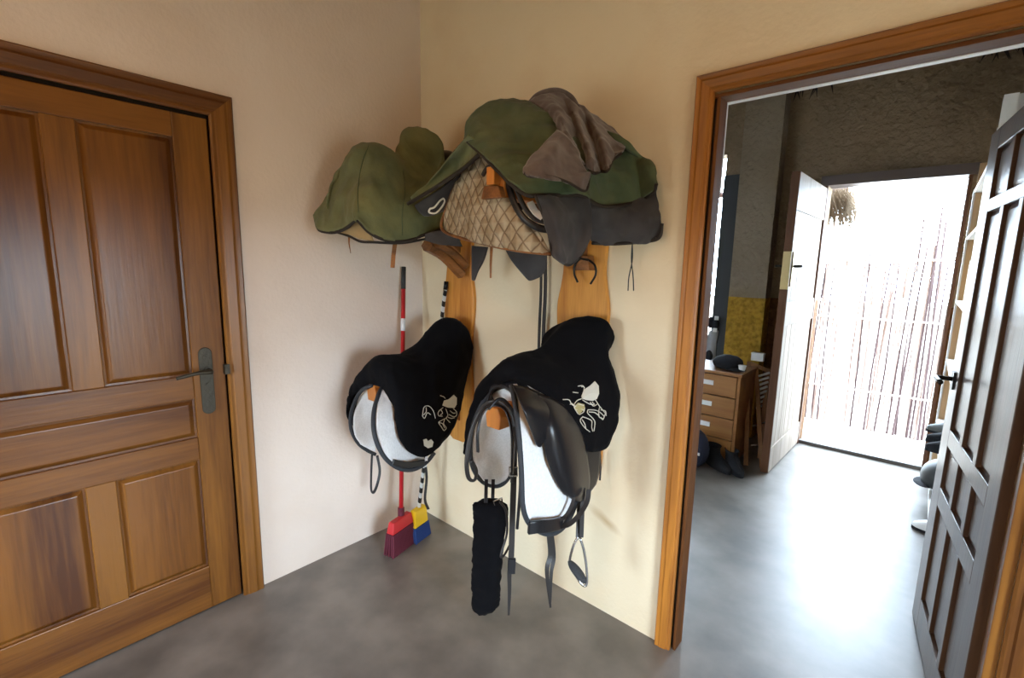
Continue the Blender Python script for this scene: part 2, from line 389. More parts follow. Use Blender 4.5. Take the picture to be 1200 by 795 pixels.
# handle
def capsule2d(cy, z0, z1, r, n=10):
    o = []
    for i in range(n+1): a = PI*i/n; o.append((cy+r*math.cos(a), z1+r*math.sin(a)))
    for i in range(n+1): a = PI+PI*i/n; o.append((cy+r*math.cos(a), z0+r*math.sin(a)))
    return o
pl = obj('handle_plate', prism(capsule2d(-1.091, .885, 1.112, .024), 'x', F1, F1+.006), M_brass, d1, bev=.002)
bm = T([(F1+.004, -1.086, 1.043), (.045, -1.086, 1.043), (.052, -1.098, 1.044), (.054, -1.14, 1.046), (.052, -1.18, 1.040), (.050, -1.205, 1.035)], lambda t: .0095-.003*t, smooth=16, n=10)
obj('lever', bm, M_brass, pl, True, label='curved brass lever')
bm = bmesh.new(); tube(bm, [(F1+.005, -1.091, .985), (F1+.012, -1.091, .985)], .006); tube(bm, [(F1+.005, -1.086, 1.043), (F1+.014, -1.086, 1.043)], .015, n=16)
obj('lever_collar', bm, M_brass, pl)
obj('latch_keeper', B(0, .024, -1.030, -1.012, 1.02, 1.06), M_brass, d1)

# ------------------------------------------------------------------ door_2, doorway to the far room and its open leaf
d2 = root_struct('door_2')
cx0 = 1.548; pf2 = casing_profile(.060)
obj('casing', sweep(pf2, lambda k, p: [(cx0-w, -h, 0 if k == 0 else 2.060+w) for w, h in p]), M_cz, d2)
obj('casing', sweep(pf2, lambda k, p: [((cx0-w) if k == 0 else 2.40+w, -h, 2.060+w) for w, h in p]), M_dx, d2)
obj('casing', sweep(pf, lambda k, p: [(2.40+w, -h, 0 if k == 0 else 2.037+w) for w, h in p]), M_dz, d2)
# jamb boards with rebate, then the white metal strip at the rear
M_jamb = wood('jamb_wood', (.16, .058, .014), (.07, .024, .007), 'z', .65, 0, spec=.15)
M_jambx = wood('jamb_wood_across', (.16, .058, .014), (.07, .024, .007), 'x', .65, 0, spec=.15)
obj('jamb', B(1.555, 1.566, .002, .070, 0, 2.045), M_jamb, d2, bev=.002)
obj('jamb', B(1.540, 1.555, .012, .070, 0, 2.045), M_gap, d2)
obj('jamb', B(2.376, 2.40, 0, .070, 0, 2.045), M_dz, d2, bev=.002)
obj('jamb', B(1.540, 2.40, .002, .070, 2.045, 2.057), M_jambx, d2, bev=.002)
obj('metal_strip', B(1.540, 2.40, .070, .092, 2.043, 2.062), M_white, d2, label='white painted strip')
obj('metal_strip', B(1.540, 1.562, .070, .092, 1.75, 2.043), M_white, d2, label='white painted strip')
# open leaf: built along local x (free edge at 0) and swung into place
LA = Vector((2.258, .925, 0)); LB = Vector((2.356, .100, 0)); LL = (LB-LA).length
LM = Matrix.Translation(LA) @ Matrix.Rotation(math.atan2((LB-LA).y, (LB-LA).x), 4, 'Z')
# local +x from free edge to hinge; visible face is local -y  (towards -x in the world)
bm0 = lambda *a: B(*a, M=LM)
Tk = .038
cols_ = [(.130, .310), (.352, .520), (.560, .725)]
rows_ = [(.150, .570), (.645, .820), (.885, 1.715), (1.76, 1.935)]
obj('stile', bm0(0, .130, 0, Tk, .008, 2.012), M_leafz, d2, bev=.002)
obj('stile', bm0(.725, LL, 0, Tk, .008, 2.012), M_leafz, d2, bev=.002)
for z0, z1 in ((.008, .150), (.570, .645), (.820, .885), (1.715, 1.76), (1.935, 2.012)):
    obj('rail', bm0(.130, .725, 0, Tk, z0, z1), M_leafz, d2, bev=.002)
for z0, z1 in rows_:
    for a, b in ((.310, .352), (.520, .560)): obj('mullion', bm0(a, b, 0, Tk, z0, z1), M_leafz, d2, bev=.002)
    for a, b in cols_:
        bm = bmesh.new(); box(bm, a, b, .016, .026, z0, z1, M=LM)
        r = bmesh.new()
        # raised field with a sloped border
        o_, i_ = .004, .020
        A = [bm.verts.new(LM @ Vector(q)) for q in ((a+o_, .016, z0+o_), (b-o_, .016, z0+o_), (b-o_, .016, z1-o_), (a+o_, .016, z1-o_))]
        C_ = [bm.verts.new(LM @ Vector(q)) for q in ((a+i_, .009, z0+i_), (b-i_, .009, z0+i_), (b-i_, .009, z1-i_), (a+i_, .009, z1-i_))]
        for k in range(4): bm.faces.new((A[k], A[(k+1) % 4], C_[(k+1) % 4], C_[k]))
        bm.faces.new(C_); r.free()
        obj('panel', bm, M_leafz, d2)
hp = obj('handle_plate', bm0(.035, .075, -.006, 0, 1.035, 1.105), M_blackmetal, d2)
bm = bmesh.new(); tube(bm, [LM @ Vector(q) for q in ((.055, -.004, 1.075), (.055, -.05, 1.075), (.075, -.056, 1.077), (.17, -.055, 1.075))], .009, smooth=12)
obj('lever', bm, M_blackmetal, hp, True)
# ------------------------------------------------------------------ door_3, exterior door of the far room
M_frame3 = mat('grey_brown_frame', (.10, .075, .07), .5, 0, .1, 30)
M_exw = wood('whitewashed_planks', (.36, .29, .23), (.24, .19, .14), 'z', .55, 0)
M_exd = wood('brown_door_edge', (.13, .055, .025), (.08, .03, .015), 'z', .5, 0)
d3 = root_struct('door_3')
obj('frame_post', B(EX0-.05, EX0, FW-.03, FW+.16, 0, EZ), M_exd, d3)
obj('frame_post', B(EX1, EX1+.02, FW-.02, FW+.16, 0, EZ), M_exd, d3)
obj('frame_head', B(EX0-.05, EX1+.05, FW-.04, FW+.16, EZ, EZ+.075), M_frame3, d3)
obj('threshold', B(EX0, EX1, FW, FW+.05, 0, .028), mat('threshold_grey', (.12, .115, .11), .6), d3)
LA3 = Vector((1.398, 2.055, 0)); LB3 = Vector((1.425, 2.935, 0)); L3 = (LB3-LA3).length
M3 = Matrix.Translation(LA3) @ Matrix.Rotation(math.atan2((LB3-LA3).y, (LB3-LA3).x), 4, 'Z')
b3 = lambda *a: B(*a, M=M3)     # local -y faces world +x (the whitened outer side)
obj('core_board', b3(.012, L3, .012, .038, .01, 2.15), M_exd, d3, label='dark brown inner side')
obj('edge_strip', b3(0, .012, -.013, .040, .01, 2.15), M_exd, d3)
for z0, z1 in ((1.90, 2.15), (1.10, 1.27), (.01, .20)): obj('rail', b3(.012, L3, -.012, .012, z0, z1), M_exw, d3, bev=.003)
npl = 7
for z0, z1 in ((.20, 1.10), (1.27, 1.90)):
    for i in range(npl):
        w = (L3-.012)/npl
        obj('plank', b3(.012+i*w+.003, .012+(i+1)*w-.003, -.002, .012, z0, z1), M_exw, d3, bev=.002)
obj('lock_plate', b3(-.004, 0, -.012, .038, 1.36, 1.62), M_pale_brass, d3)
hp = obj('handle_plate', b3(.03, .075, -.020, -.002, 1.38, 1.62), M_pale_brass, d3)
obj('handle_plate', b3(.03, .075, .038, .044, 1.38, 1.62), M_pale_brass, d3)
bm = bmesh.new()
tube(bm, [M3 @ Vector(q) for q in ((.05, -.018, 1.52), (.05, -.06, 1.52), (.07, -.066, 1.522), (.16, -.064, 1.52))], .009, smooth=12)
obj('lever', bm, M_blackmetal, hp, True)
bm = bmesh.new()
tube(bm, [M3 @ Vector(q) for q in ((.05, .04, 1.52), (.05, .085, 1.52), (.07, .092, 1.522), (.16, .09, 1.52))], .009, smooth=12)
obj('lever', bm, M_blackmetal, hp, True)

# ------------------------------------------------------------------ outside
struct('floor', B(-30, 30, -30, 30, -.4, -.16), mat('brown_earth', (.22, .17, .11), .95))
struct('floor', B(-6, 10, FW+.16, 14, -.14, -.03), mat('pale_earth', (.62, .58, .52), .9, 0, .5, 5, .2, (.5, .46, .4)))
M_reed = [mat('pale_reed', (.30, .22, .19), .7, 0, .2, 40), mat('brown_reed', (.07, .04, .04), .7, 0, .2, 40), mat('light_reed', (.45, .38, .35), .7)]
rf = thing('reed_fence', 'bright reed fence of thin upright canes outside the open back door', 'fence', loc=(1.9, 3.95, -.03))
reeds = []
for k in range(6):
    me = bpy.data.meshes.new('reed'); bm = bmesh.new()
    random.seed(40+k); a = random.uniform(-.03, .03); h = 1
    tube(bm, [(0, 0, 0), (a*.5, .01, .35), (a*.2, 0, .7), (a, -.01, 1)], lambda t: .0105-.004*t, n=6)
    bm.to_mesh(me); bm.free(); me.materials.append(M_reed[[0, 1, 2, 0, 1, 2][k]]); reeds.append(me)
random.seed(5); x = .95
while x < 2.95:
    o = bpy.data.objects.new('reed', random.choice(reeds)); COL.objects.link(o); o.parent = rf
    o.location = (x-1.9, random.uniform(-.03, .03), 0); o.scale = (1, 1, random.uniform(1.55, 2.15))
    o.rotation_euler = (random.uniform(-.02, .02), random.uniform(-.025, .025), random.uniform(0, 6)); 
    x += random.choice((.013, .016, .02, .024, .03, .042))
for z in (.35, 1.05, 1.6):
    obj('cross_cane', T([(.9, 3.915, z), (3.0, 3.915, z+.01)], .009), M_reed[2], rf)
tr = thing('thatch_eave', 'straw thatch end showing above the open back door leaf', 'thatch', loc=(1.4, 3.4, 2.0))
bm = bmesh.new()
for i in range(700):
    x = random.uniform(1.22, 1.56); y = random.uniform(3.25, 3.5); z = 2.22 - (x-1.22)*.25 + random.uniform(-.04, .06)
    a = random.uniform(-.03, .10)
    tube(bm, [(x, y, z), (x+a, y+random.uniform(-.02, .02), z-random.uniform(.10, .30))], .0025, n=3)
o = obj('straw', bm, mat('straw', (.20, .15, .10), .9), tr); o['kind'] = 'stuff'
obj('eave_post', T([(.9, 3.4, -.03), (.9, 3.4, 2.24)], .035, n=12), M_reed[1], tr)
obj('eave_pole', T([(-.2, 3.4, 2.26), (1.52, 3.4, 2.18)], .03, n=12), M_reed[1], tr)

# ------------------------------------------------------------------ saddle racks
AR, AL = 1.08, .325
def board_outline(cx, hw, bot, top):
    pts = []
    prof = [(top, .55), (top-.03, .85), (1.75, .98), (1.60, .86), (1.49, .80), (1.42, .86), (1.33, 1.0), (1.24, .98), (1.12, .86), (1.0, .82), (.86, .92), (.74, 1.0), (.64, .95), (bot+.03, .7), (bot, .35)]
    zz = catmull([(w, z, 0) for z, w in prof], 60)
    return [(cx+hw*p.x, p.y) for p in zz] + [(cx-hw*p.x, p.y) for p in reversed(zz)]
def rack(cx, hw, bot, label, z1, z2):
    r = thing('saddle_rack', label, 'saddle rack', 'wall mounted saddle racks', (cx, 0, bot))
    obj('board', prism(board_outline(cx, hw, bot, 1.93), 'y', -.024, -.001), M_pine, r, bev=.004)
    for z in (z1, z2):
        arm = [(cx-.030, z-.045), (cx+.030, z-.045), (cx+.036, z), (cx+.020, z+.03), (cx-.020, z+.03), (cx-.036, z)]
        obj('arm', prism(arm, 'y', -.545, -.02), M_orange, r, bev=.004)
        br = [(-.024, z-.26), (-.024, z-.16), (-.26, z-.045), (-.36, z-.045)]
        obj('brace', prism(br, 'x', cx-.02, cx+.02), M_pinedark, r, bev=.004)
    return r
rackL = rack(AL, .112, .54, 'left pine saddle rack board on the wall beside the corner and brooms', 1.80, .915)
rackR = rack(AR, .124, .54, 'right pine saddle rack board with iron hook, nearer the doorway', 1.745, .975)
# wooden cross piece of left rack visible under the green cover
obj('saddle_bar', T([Q(-.34, 500, 288), Q(-.17, 520, 300), Q(-.05, 541, 322)], .026, n=6, smooth=8), M_pinedark, rackL, label='worn brown bar')
obj('saddle_bar', T([Q(-.30, 512, 285), Q(-.15, 530, 296), Q(-.05, 546, 312)], .020, n=6, smooth=8), M_pinedark, rackL, label='worn brown bar')
# iron hook of right rack
obj('hook_block', prism([tuple(Q(-.05, u, v).xz) for u, v in ((676, 300), (692, 300), (694, 317), (674, 317))], 'y', -.07, -.024), M_pinedark, rackR, bev=.003)
bm = bmesh.new()
tube(bm, [Q(-.075, u, v) for u, v in ((680, 303), (674, 310), (673, 321), (677, 331))], .0045, smooth=14)
tube(bm, [Q(-.075, u, v) for u, v in ((690, 305), (697, 311), (698, 322), (692, 333))], .0045, smooth=14)
tube(bm, [Q(-.075, 680, 303), Q(-.075, 690, 305)], .0045)
obj('iron_hook', bm, M_blackmetal, rackR, True)

# ------------------------------------------------------------------ draped covers
def mirror(A, row, up=.0, down=0, nar=1):
    """row: ridge + near points -> full row with the hidden far side mirrored"""
    near = row[1:]; n_ = len(near); far = [Vector((A-(p.x-A)*nar, p.y, p.z-down+up*(n_-k)/n_)) for k, p in enumerate(reversed(near))]
    return far + [row[0]] + near
def edge_tube(rows_pts, r, n=8, seg=40): return T(rows_pts, r, smooth=seg, n=n)

# --- lower right saddle
A = AR
coverR_rows = [
    [P(.87, 549, 530), P(.88, 553, 510), P(.90, 558, 490), P(.97, 570, 463), P(1.08, 588, 449), P(1.12, 597, 447), P(1.14, 601, 448), P(1.17, 605, 450), P(1.19, 610, 453)],
    [P(.86, 545, 528), P(.85, 546, 510), P(.85, 549, 488), P(.95, 562, 452), P(1.08, 590, 426), P(1.14, 608, 435), P(1.18, 622, 444), P(1.21, 636, 454), P(1.23, 648, 468)],
    mirror(A, [P(1.08, 610, 417), P(1.15, 632, 427), P(1.21, 648, 443), P(1.25, 658, 463), P(1.27, 664, 492)]),
    mirror(A, [P(1.08, 632, 411), P(1.15, 654, 422), P(1.22, 668, 440), P(1.27, 676, 470), P(1.29, 680, 524)]),
    mirror(A, [P(1.08, 650, 392), P(1.16, 676, 404), P(1.23, 690, 430), P(1.28, 698, 465), P(1.30, 695, 530)], 0, .07, .85),
    mirror(A, [P(1.08, 666, 377), P(1.19, 694, 384), P(1.24, 704, 415), P(1.29, 713, 465), P(1.30, 711, 524)], 0, .07, .85),
    mirror(A, [P(1.08, 680, 373, -.07), P(1.22, 711, 379, -.08), P(1.25, 710, 414, -.10), P(1.30, 722, 462, -.07), P(1.30, 723, 495, -.06)], 0, .07, .85),
    mirror(A, [P(1.08, 686, 376, -.045), P(1.21, 718, 392, -.045), P(1.23, 712, 416, -.06), P(1.28, 724, 452, -.045), P(1.29, 725, 478, -.045)], 0, .07, .85),
]
bmR = loft(coverR_rows, 64, 64, amp=.004, freq=14)
bvhR = BVHTree.FromBMesh(bmR)
cvR = obj('saddle_cover', bmR, M_velvet, None, True, solid=.006)
tag(cvR, 'black velvet saddle cover with large silver horse embroidery on the right lower saddle', 'saddle cover', 'black saddle covers')
# --- lower left
A = AL
coverL_rows = [
    [P(.13, 409, 480), P(.135, 411, 472), P(.14, 414, 464), P(.22, 425, 456), P(.325, 437, 452), P(.36, 444, 453), P(.40, 450, 458), P(.44, 456, 467), P(.47, 462, 483)],
    [P(.13, 408, 478), P(.125, 409, 464), P(.13, 412, 452), P(.21, 421, 440), P(.325, 436, 427), P(.39, 447, 432), P(.45, 458, 442), P(.49, 464, 462), P(.51, 464, 494)],
    mirror(A, [P(.325, 450, 417), P(.40, 463, 425), P(.46, 470, 442), P(.51, 472, 470), P(.54, 468, 515)]),
    mirror(A, [P(.325, 474, 417), P(.41, 487, 426), P(.47, 491, 446), P(.52, 488, 480), P(.545, 480, 530)]),
    mirror(A, [P(.325, 490, 408), P(.42, 505, 418), P(.48, 509, 440), P(.53, 503, 478), P(.545, 495, 536)]),
    mirror(A, [P(.325, 500, 388), P(.42, 520, 400), P(.48, 524, 432), P(.53, 516, 470), P(.54, 510, 528)], 0, .05, .9),
    mirror(A, [P(.325, 516, 375), P(.43, 538, 383), P(.48, 538, 420), P(.52, 530, 460), P(.53, 526, 510)], 0, .05, .9),
    mirror(A, [P(.325, 530, 374, -.06), P(.42, 549, 390, -.06), P(.46, 550, 415, -.07), P(.49, 545, 445, -.07), P(.51, 538, 484, -.07)], 0, .05, .9),
    mirror(A, [P(.325, 536, 380, -.045), P(.41, 552, 397, -.045), P(.45, 553, 418, -.045), P(.48, 547, 440, -.045), P(.50, 540, 470, -.05)]),
]
bmL = loft(coverL_rows, 64, 64, amp=.005, freq=14, seed=3)
bvhL = BVHTree.FromBMesh(bmL)
cvL = obj('saddle_cover', bmL, M_velvet, None, True, solid=.006)
tag(cvL, 'black velvet cover with small silver embroidery on the left lower saddle by the brooms', 'saddle cover', 'black saddle covers')

def onto(bvh, u, v, off=.0045):
    d = (FWD*FPX + RIGHT*(u-600) - UP*(v-397.5)).normalized()
    h = bvh.ray_cast(CAM, d)
    if h[0] is None: return P(1.28 if u > 600 else .52, u, v)
    return h[0] + h[1]*(off if h[1].dot(d) < 0 else -off)
def embroider(bvh, parent, lines, blobs, r):
    for pts in lines:
        q = catmull([(x, y, 0) for x, y in pts], 4*len(pts)); obj('embroidery', T([onto(bvh, p.x, p.y) for p in q], r, n=5), M_thread, parent, True)
    for pts, m_ in blobs:
        q = [onto(bvh, x, y, .0045) for x, y in pts]; c = sum(q, Vector())/len(q)
        cx_ = sum(p[0] for p in pts)/len(pts); cy_ = sum(p[1] for p in pts)/len(pts); c = onto(bvh, cx_, cy_, .006)
        bm = bmesh.new(); vc = bm.verts.new(c); vs = [bm.verts.new(p) for p in q]
        for i in range(len(vs)): bm.faces.new((vc, vs[i], vs[(i+1) % len(vs)]))
        obj('embroidery_patch', bm, m_, parent, solid=.002)
def sc(o, k, pts): return [(o[0]+x*k, o[1]+y*k) for x, y in pts]
o_, k_ = (640, 430), 100/795
embroider(bvhR, cvR, [sc(o_, k_, l) for l in (
    [(150, 305), (205, 310), (230, 350), (275, 372)], [(320, 190), (345, 195), (340, 240)], [(290, 185), (330, 180), (350, 200)],
    [(320, 300), (275, 320), (250, 370), (290, 440)], [(330, 310), (390, 345), (440, 350), (420, 330)],
    [(450, 310), (490, 370), (540, 430), (550, 455)], [(490, 370), (480, 420), (485, 470)], [(540, 440), (520, 490), (500, 470)],
    [(380, 400), (440, 402), (475, 412)], [(380, 400), (376, 430), (425, 480), (445, 520), (435, 600)],
    [(330, 465), (308, 500), (345, 560), (398, 605)], [(330, 465), (375, 480), (415, 505), (415, 560), (425, 600)],
    [(350, 380), (340, 420), (300, 445)], [(470, 410), (500, 430), (530, 460)], [(255, 375), (290, 350), (340, 360)], [(270, 400), (320, 395), (345, 410)], [(400, 330), (430, 365), (465, 350)], [(500, 400), (540, 410), (550, 440)], [(470, 440), (490, 470), (515, 480)], [(390, 420), (440, 425), (470, 445)], [(325, 490), (350, 530), (360, 570)], [(240, 240), (290, 245)], [(250, 360), (235, 345), (215, 350)])],
    [(sc(o_, k_, [(320, 275), (345, 215), (400, 180), (445, 138), (480, 180), (483, 250), (462, 300), (425, 318), (370, 312), (325, 298)]), M_thread),
     (sc(o_, k_, [(250, 370), (290, 335), (345, 350), (350, 390), (300, 440), (270, 415)]), M_gold)], .0019)
o_, k_ = (480, 440), 80/636
embroider(bvhL, cvL, [sc(o_, k_, l) for l in (
    [(115, 380), (130, 300), (175, 288), (215, 330), (235, 400)], [(115, 380), (135, 400), (160, 350), (190, 365)], [(280, 190), (310, 200), (325, 215)],
    [(305, 300), (262, 340), (265, 375), (300, 380)], [(330, 310), (350, 370), (335, 400), (370, 440)], [(400, 310), (430, 340), (428, 375), (400, 385), (360, 365)],
    [(340, 395), (290, 420), (265, 440), (290, 480), (310, 512)], [(320, 410), (310, 450), (335, 490), (315, 515)], [(285, 320), (300, 350), (280, 370)], [(370, 330), (395, 350), (420, 350)], [(150, 300), (150, 340), (125, 370)], [(270, 440), (300, 450), (320, 490)], [(350, 390), (380, 400), (410, 395)])],
    [(sc(o_, k_, [(300, 280), (315, 235), (355, 225), (405, 182), (432, 210), (430, 270), (410, 305), (350, 300)]), M_thread),
     (sc(o_, k_, [(122, 600), (150, 590), (165, 612), (195, 595), (215, 620), (205, 665), (165, 678), (130, 655)]), M_thread)], .0018)

# ------------------------------------------------------------------ saddles under the covers
def saddle(label, A, pommel, cant, group='saddles on the racks'):
    s = thing('saddle', label, 'saddle', group, (A, -.3, pommel[1]-.2))
    (y0, z0), (y1, z1) = pommel, cant; ym = (y0+y1)/2
    rows = []
    for t, y, z, hw, dr in ((0, y0, z0-.03, .07, .10), (.2, y0+.05, z0, .09, .13), (.5, ym, min(z0, z1)-.03, .13, .15), (.8, y1-.06, z1-.02, .14, .16), (1, y1, z1-.06, .12, .15)):
        near = [Vector((A, y, z)), Vector((A+hw*.7, y, z-.02)), Vector((A+hw, y, z-dr*.6)), Vector((A+hw, y, z-dr))]
        rows.append(mirror(A, near))
    obj('seat', loft(rows, 24, 24), M_leather, s, True, solid=.01)
    return s
sdR = saddle('black leather saddle with stirrup hanging on the right lower rack arm', AR, (-.50, 1.10), (-.09, 1.20))
sdL = saddle('saddle with white pad on the left lower rack arm above the brooms', AL, (-.50, 1.00), (-.10, 1.13))
def piping(parent, pts, r=.006, seg=40, m_=None): return obj('piping', T(pts, r, smooth=seg, n=7), m_ or M_piping, parent, True)
def pad_panel(parent, rows, m_=M_fleece, solid=.010, name='pad', **k): return obj(name, loft(rows, 24, 16, **k), m_, parent, True, solid=solid)

# right saddle: far half of the white pad (its inner face shows under the pommel)
pad_panel(sdR, [[P(.93, 566, 478), P(1.0, 578, 462), P(1.05, 590, 456), P(1.10, 600, 462)],
                [P(.89, 554, 515), P(.91, 570, 500), P(.94, 585, 498), P(.97, 600, 505)],
                [P(.87, 557, 548), P(.88, 570, 545), P(.89, 585, 545), P(.91, 599, 545)],
                [P(.87, 566, 563), P(.875, 574, 567), P(.88, 584, 567), P(.90, 596, 560)]], amp=.004)
piping(sdR, [P(1.10, 596, 452), P(1.02, 584, 455), P(.95, 567, 470), P(.90, 553, 505), P(.87, 552, 540), P(.865, 562, 562), P(.87, 578, 570), P(.89, 590, 567), P(.91, 600, 555)], .009)
# near half
pad_panel(sdR, [[P(1.16, 600, 452), P(1.18, 612, 452), P(1.20, 626, 458), P(1.22, 640, 466)],
                [P(1.25, 607, 500), P(1.26, 625, 500), P(1.265, 642, 502), P(1.27, 658, 505)],
                [P(1.27, 611, 550), P(1.275, 632, 550), P(1.28, 652, 552), P(1.27, 668, 555)],
                [P(1.28, 616, 598), P(1.285, 636, 602), P(1.29, 654, 600), P(1.28, 670, 594)],
                [P(1.285, 626, 620), P(1.29, 638, 625), P(1.29, 654, 622), P(1.29, 668, 610)]], amp=.004, seed=2)
piping(sdR, [P(1.17, 599, 452), P(1.21, 603, 470), P(1.26, 608, 510), P(1.28, 611, 555), P(1.29, 613, 595), P(1.295, 622, 616), P(1.30, 640, 626), P(1.30, 656, 622), P(1.30, 668, 606), P(1.30, 676, 588)], .0085)
# leather: sweat flap, long flap, rear flap
obj('flap', loft([[P(1.19, 601, 452), P(1.22, 622, 456), P(1.24, 640, 466), P(1.26, 655, 480)],
                  [P(1.27, 612, 478), P(1.28, 624, 480), P(1.285, 638, 484), P(1.29, 652, 492)],
                  [P(1.285, 622, 504), P(1.29, 628, 506), P(1.295, 636, 508), P(1.295, 643, 510)],
                  [P(1.295, 629, 522), P(1.295, 631, 524), P(1.295, 633, 524), P(1.295, 635, 520)]], 20, 16), M_leather, sdR, True, solid=.005, label='short pointed leather flap')
obj('flap', loft([[P(1.24, 630, 462), P(1.25, 645, 466), P(1.26, 658, 474), P(1.27, 672, 486)],
                  [P(1.285, 635, 505), P(1.31, 650, 500), P(1.31, 666, 505), P(1.29, 684, 515)],
                  [P(1.295, 643, 545), P(1.325, 658, 542), P(1.325, 674, 545), P(1.30, 690, 552)],
                  [P(1.30, 658, 575), P(1.32, 668, 575), P(1.32, 678, 575), P(1.30, 690, 572)],
                  [P(1.30, 673, 586), P(1.31, 677, 588), P(1.31, 681, 588), P(1.30, 685, 585)]], 28, 24), M_leather, sdR, True, solid=.006, label='long glossy leather flap')
obj('flap', loft([[P(1.26, 672, 515), P(1.27, 688, 520), P(1.275, 704, 524)],
                  [P(1.275, 676, 548), P(1.28, 690, 550), P(1.28, 702, 552)],
                  [P(1.285, 678, 585), P(1.285, 686, 583), P(1.28, 698, 568)]], 16, 12), M_leather, sdR, True, solid=.005)
# girth strap buckled across the bottom of the pad
obj('girth', strap([P(1.30, 619, 619), P(1.315, 632, 617), P(1.315, 645, 616), P(1.31, 658, 613)], .042, .014, Vector((0, 0, 1)), 12), M_leather, sdR, bev=.003)
obj('girth_strap', strap([P(1.31, 655, 618), P(1.33, 668, 614), P(1.34, 680, 602), P(1.34, 688, 588), P(1.33, 690, 574)], .016, .005, smooth=16), M_strapm, sdR)
obj('girth_strap', strap([P(1.31, 650, 611), P(1.32, 662, 606), P(1.32, 671, 590), P(1.31, 673, 576)], .012, .005, smooth=16), M_strapm, sdR)
# hanging billets
obj('billet', strap([P(1.28, 643, 622), P(1.28, 645, 650), P(1.28, 641, 670), P(1.28, 645, 712)], lambda t: .017-.010*t**3, .005, smooth=20), M_strapm, sdR)
obj('billet', strap([P(1.27, 646, 622), P(1.27, 649, 652), P(1.27, 646, 672), P(1.27, 645, 706)], lambda t: .014-.008*t**3, .004, smooth=20), M_strapm, sdR)
obj('rear_strap', T([P(1.2, 703, 530, -.05), P(1.2, 704, 548, -.05), P(1.2, 703, 563, -.05)], .004), M_strapm, sdR)
# stirrup
obj('stirrup_leather', strap([P(1.31, 683, 572), P(1.31, 682, 605), P(1.31, 681, 630)], .016, .005, smooth=8), M_strapm, sdR)
obj('stirrup_leather', strap([P(1.29, 679, 580), P(1.29, 678, 605), P(1.30, 677, 630)], .014, .005, smooth=8), M_strapm, sdR)
st = obj('stirrup', T([P(1.30, 678, 628), P(1.29, 672, 640), P(1.275, 668, 655), P(1.27, 668, 664), P(1.285, 673, 672), P(1.31, 681, 684), P(1.325, 686, 687), P(1.33, 688, 680), P(1.325, 687, 662), P(1.315, 684, 644), P(1.305, 680, 631)], .0048, smooth=44, n=8), M_steel, sdR, True, label='steel stirrup iron')
a_, b_ = P(1.27, 667, 659), P(1.325, 686, 682); mid = (a_+b_)/2; dv = (b_-a_)
obj('tread', ellipsoid(bmesh.new(), mid, (dv.length*.56, .026, .014), dv.to_track_quat('X', 'Z').to_matrix(), 20), mat('rubber', (.035, .037, .04), .8, 0, .6, 200), st, True, label='black rubber tread')

# bridle looped over the arm end
br = thing('bridle', 'dark leather bridle looped over the end of the right lower rack arm', 'bridle', loc=tuple(P(1.08, 590, 480)))
obj('headpiece', T([P(1.15, 600, 566), P(1.15, 603, 520), P(1.13, 600, 488), P(1.09, 588, 473), P(1.05, 574, 472), P(1.0, 562, 484), P(.98, 552, 508), P(.98, 547, 540), P(.98, 549, 560), P(.99, 556, 563), P(1.0, 558, 552), P(1.0, 552, 540)], .0085, smooth=60, n=8, flat=.5), M_strapm, br, True)
obj('cheek_strap', T([P(1.10, 560, 530), P(1.1, 560, 505), P(1.1, 567, 482), P(1.12, 582, 475), P(1.15, 594, 484), P(1.18, 600, 512), P(1.18, 600, 556)], .007, smooth=44, n=8, flat=.5), M_leather, br, True)
obj('throat_lash', T([P(1.14, 572, 480), P(1.15, 585, 468), P(1.16, 597, 476), P(1.18, 607, 500), P(1.19, 610, 560), P(1.19, 606, 620)], .0055, smooth=40, n=8), M_leather, br, True)
obj('rein', strap([P(1.15, 603, 500), P(1.15, 602, 560), P(1.15, 600, 625), P(1.15, 599, 655)], .020, .006, smooth=20), M_strapm, br)
obj('rein', strap([P(1.14, 599, 655), P(1.14, 597, 672), P(1.14, 597, 695), P(1.14, 596, 721)], lambda t: .016-.009*t**2, .005, smooth=20), M_strapm, br)
obj('rein_keeper', strap([P(1.155, 600, 655), P(1.155, 599, 672)], .026, .012), M_leather, br)
obj('buckle', T([P(1.16, u, v) for u, v in ((597, 548), (606, 548), (606, 558), (597, 558))], .003, closed=True, n=6), M_steel, br)
obj('cavesson_strap', T([P(1.12, 586, 588), P(1.12, 593, 600), P(1.12, 594, 625), P(1.12, 587, 650), P(1.12, 590, 652), P(1.12, 597, 640)], .0045, smooth=30, n=6), M_strapm, br, True)

# fleece girth hanging below
gi = thing('fleece_girth', 'long black fleece girth hanging by two straps below the right saddle', 'girth', loc=tuple(P(.93, 572, 590)))
def gp(u, v): return P(.93, u, v)
rows = []
for v, l, r in ((588, 566, 582), (592, 562, 587), (605, 562, 588), (630, 561, 584), (655, 560, 582), (680, 559, 580), (700, 559, 579), (712, 559, 577), (719, 562, 569)):
    c = gp((l+r)/2, v); w = (gp(r, v)-gp(l, v)).length/2; sd = RIGHT.copy(); sd.z = 0; sd.normalize(); f_ = Vector((sd.y, -sd.x, 0))
    rows.append([c+sd*w*math.cos(a)+f_*w*.55*math.sin(a) for a in [2*PI*i/10 for i in range(11)]])
bm = loft(rows, 60, 30, amp=.0045, freq=30)
for end in (0, 60):
    pass
bmesh.ops.remove_doubles(bm, verts=bm.verts, dist=.0012); bmesh.ops.holes_fill(bm, edges=[e for e in bm.edges if e.is_boundary])
obj('fleece_sleeve', bm, M_velvet, gi, True)
for u in (570, 578):
    obj('strap', strap([P(.90, u, 562), P(.92, u-.5, 580), P(.93, u-1, 597)], .014, .005), M_leather, gi)
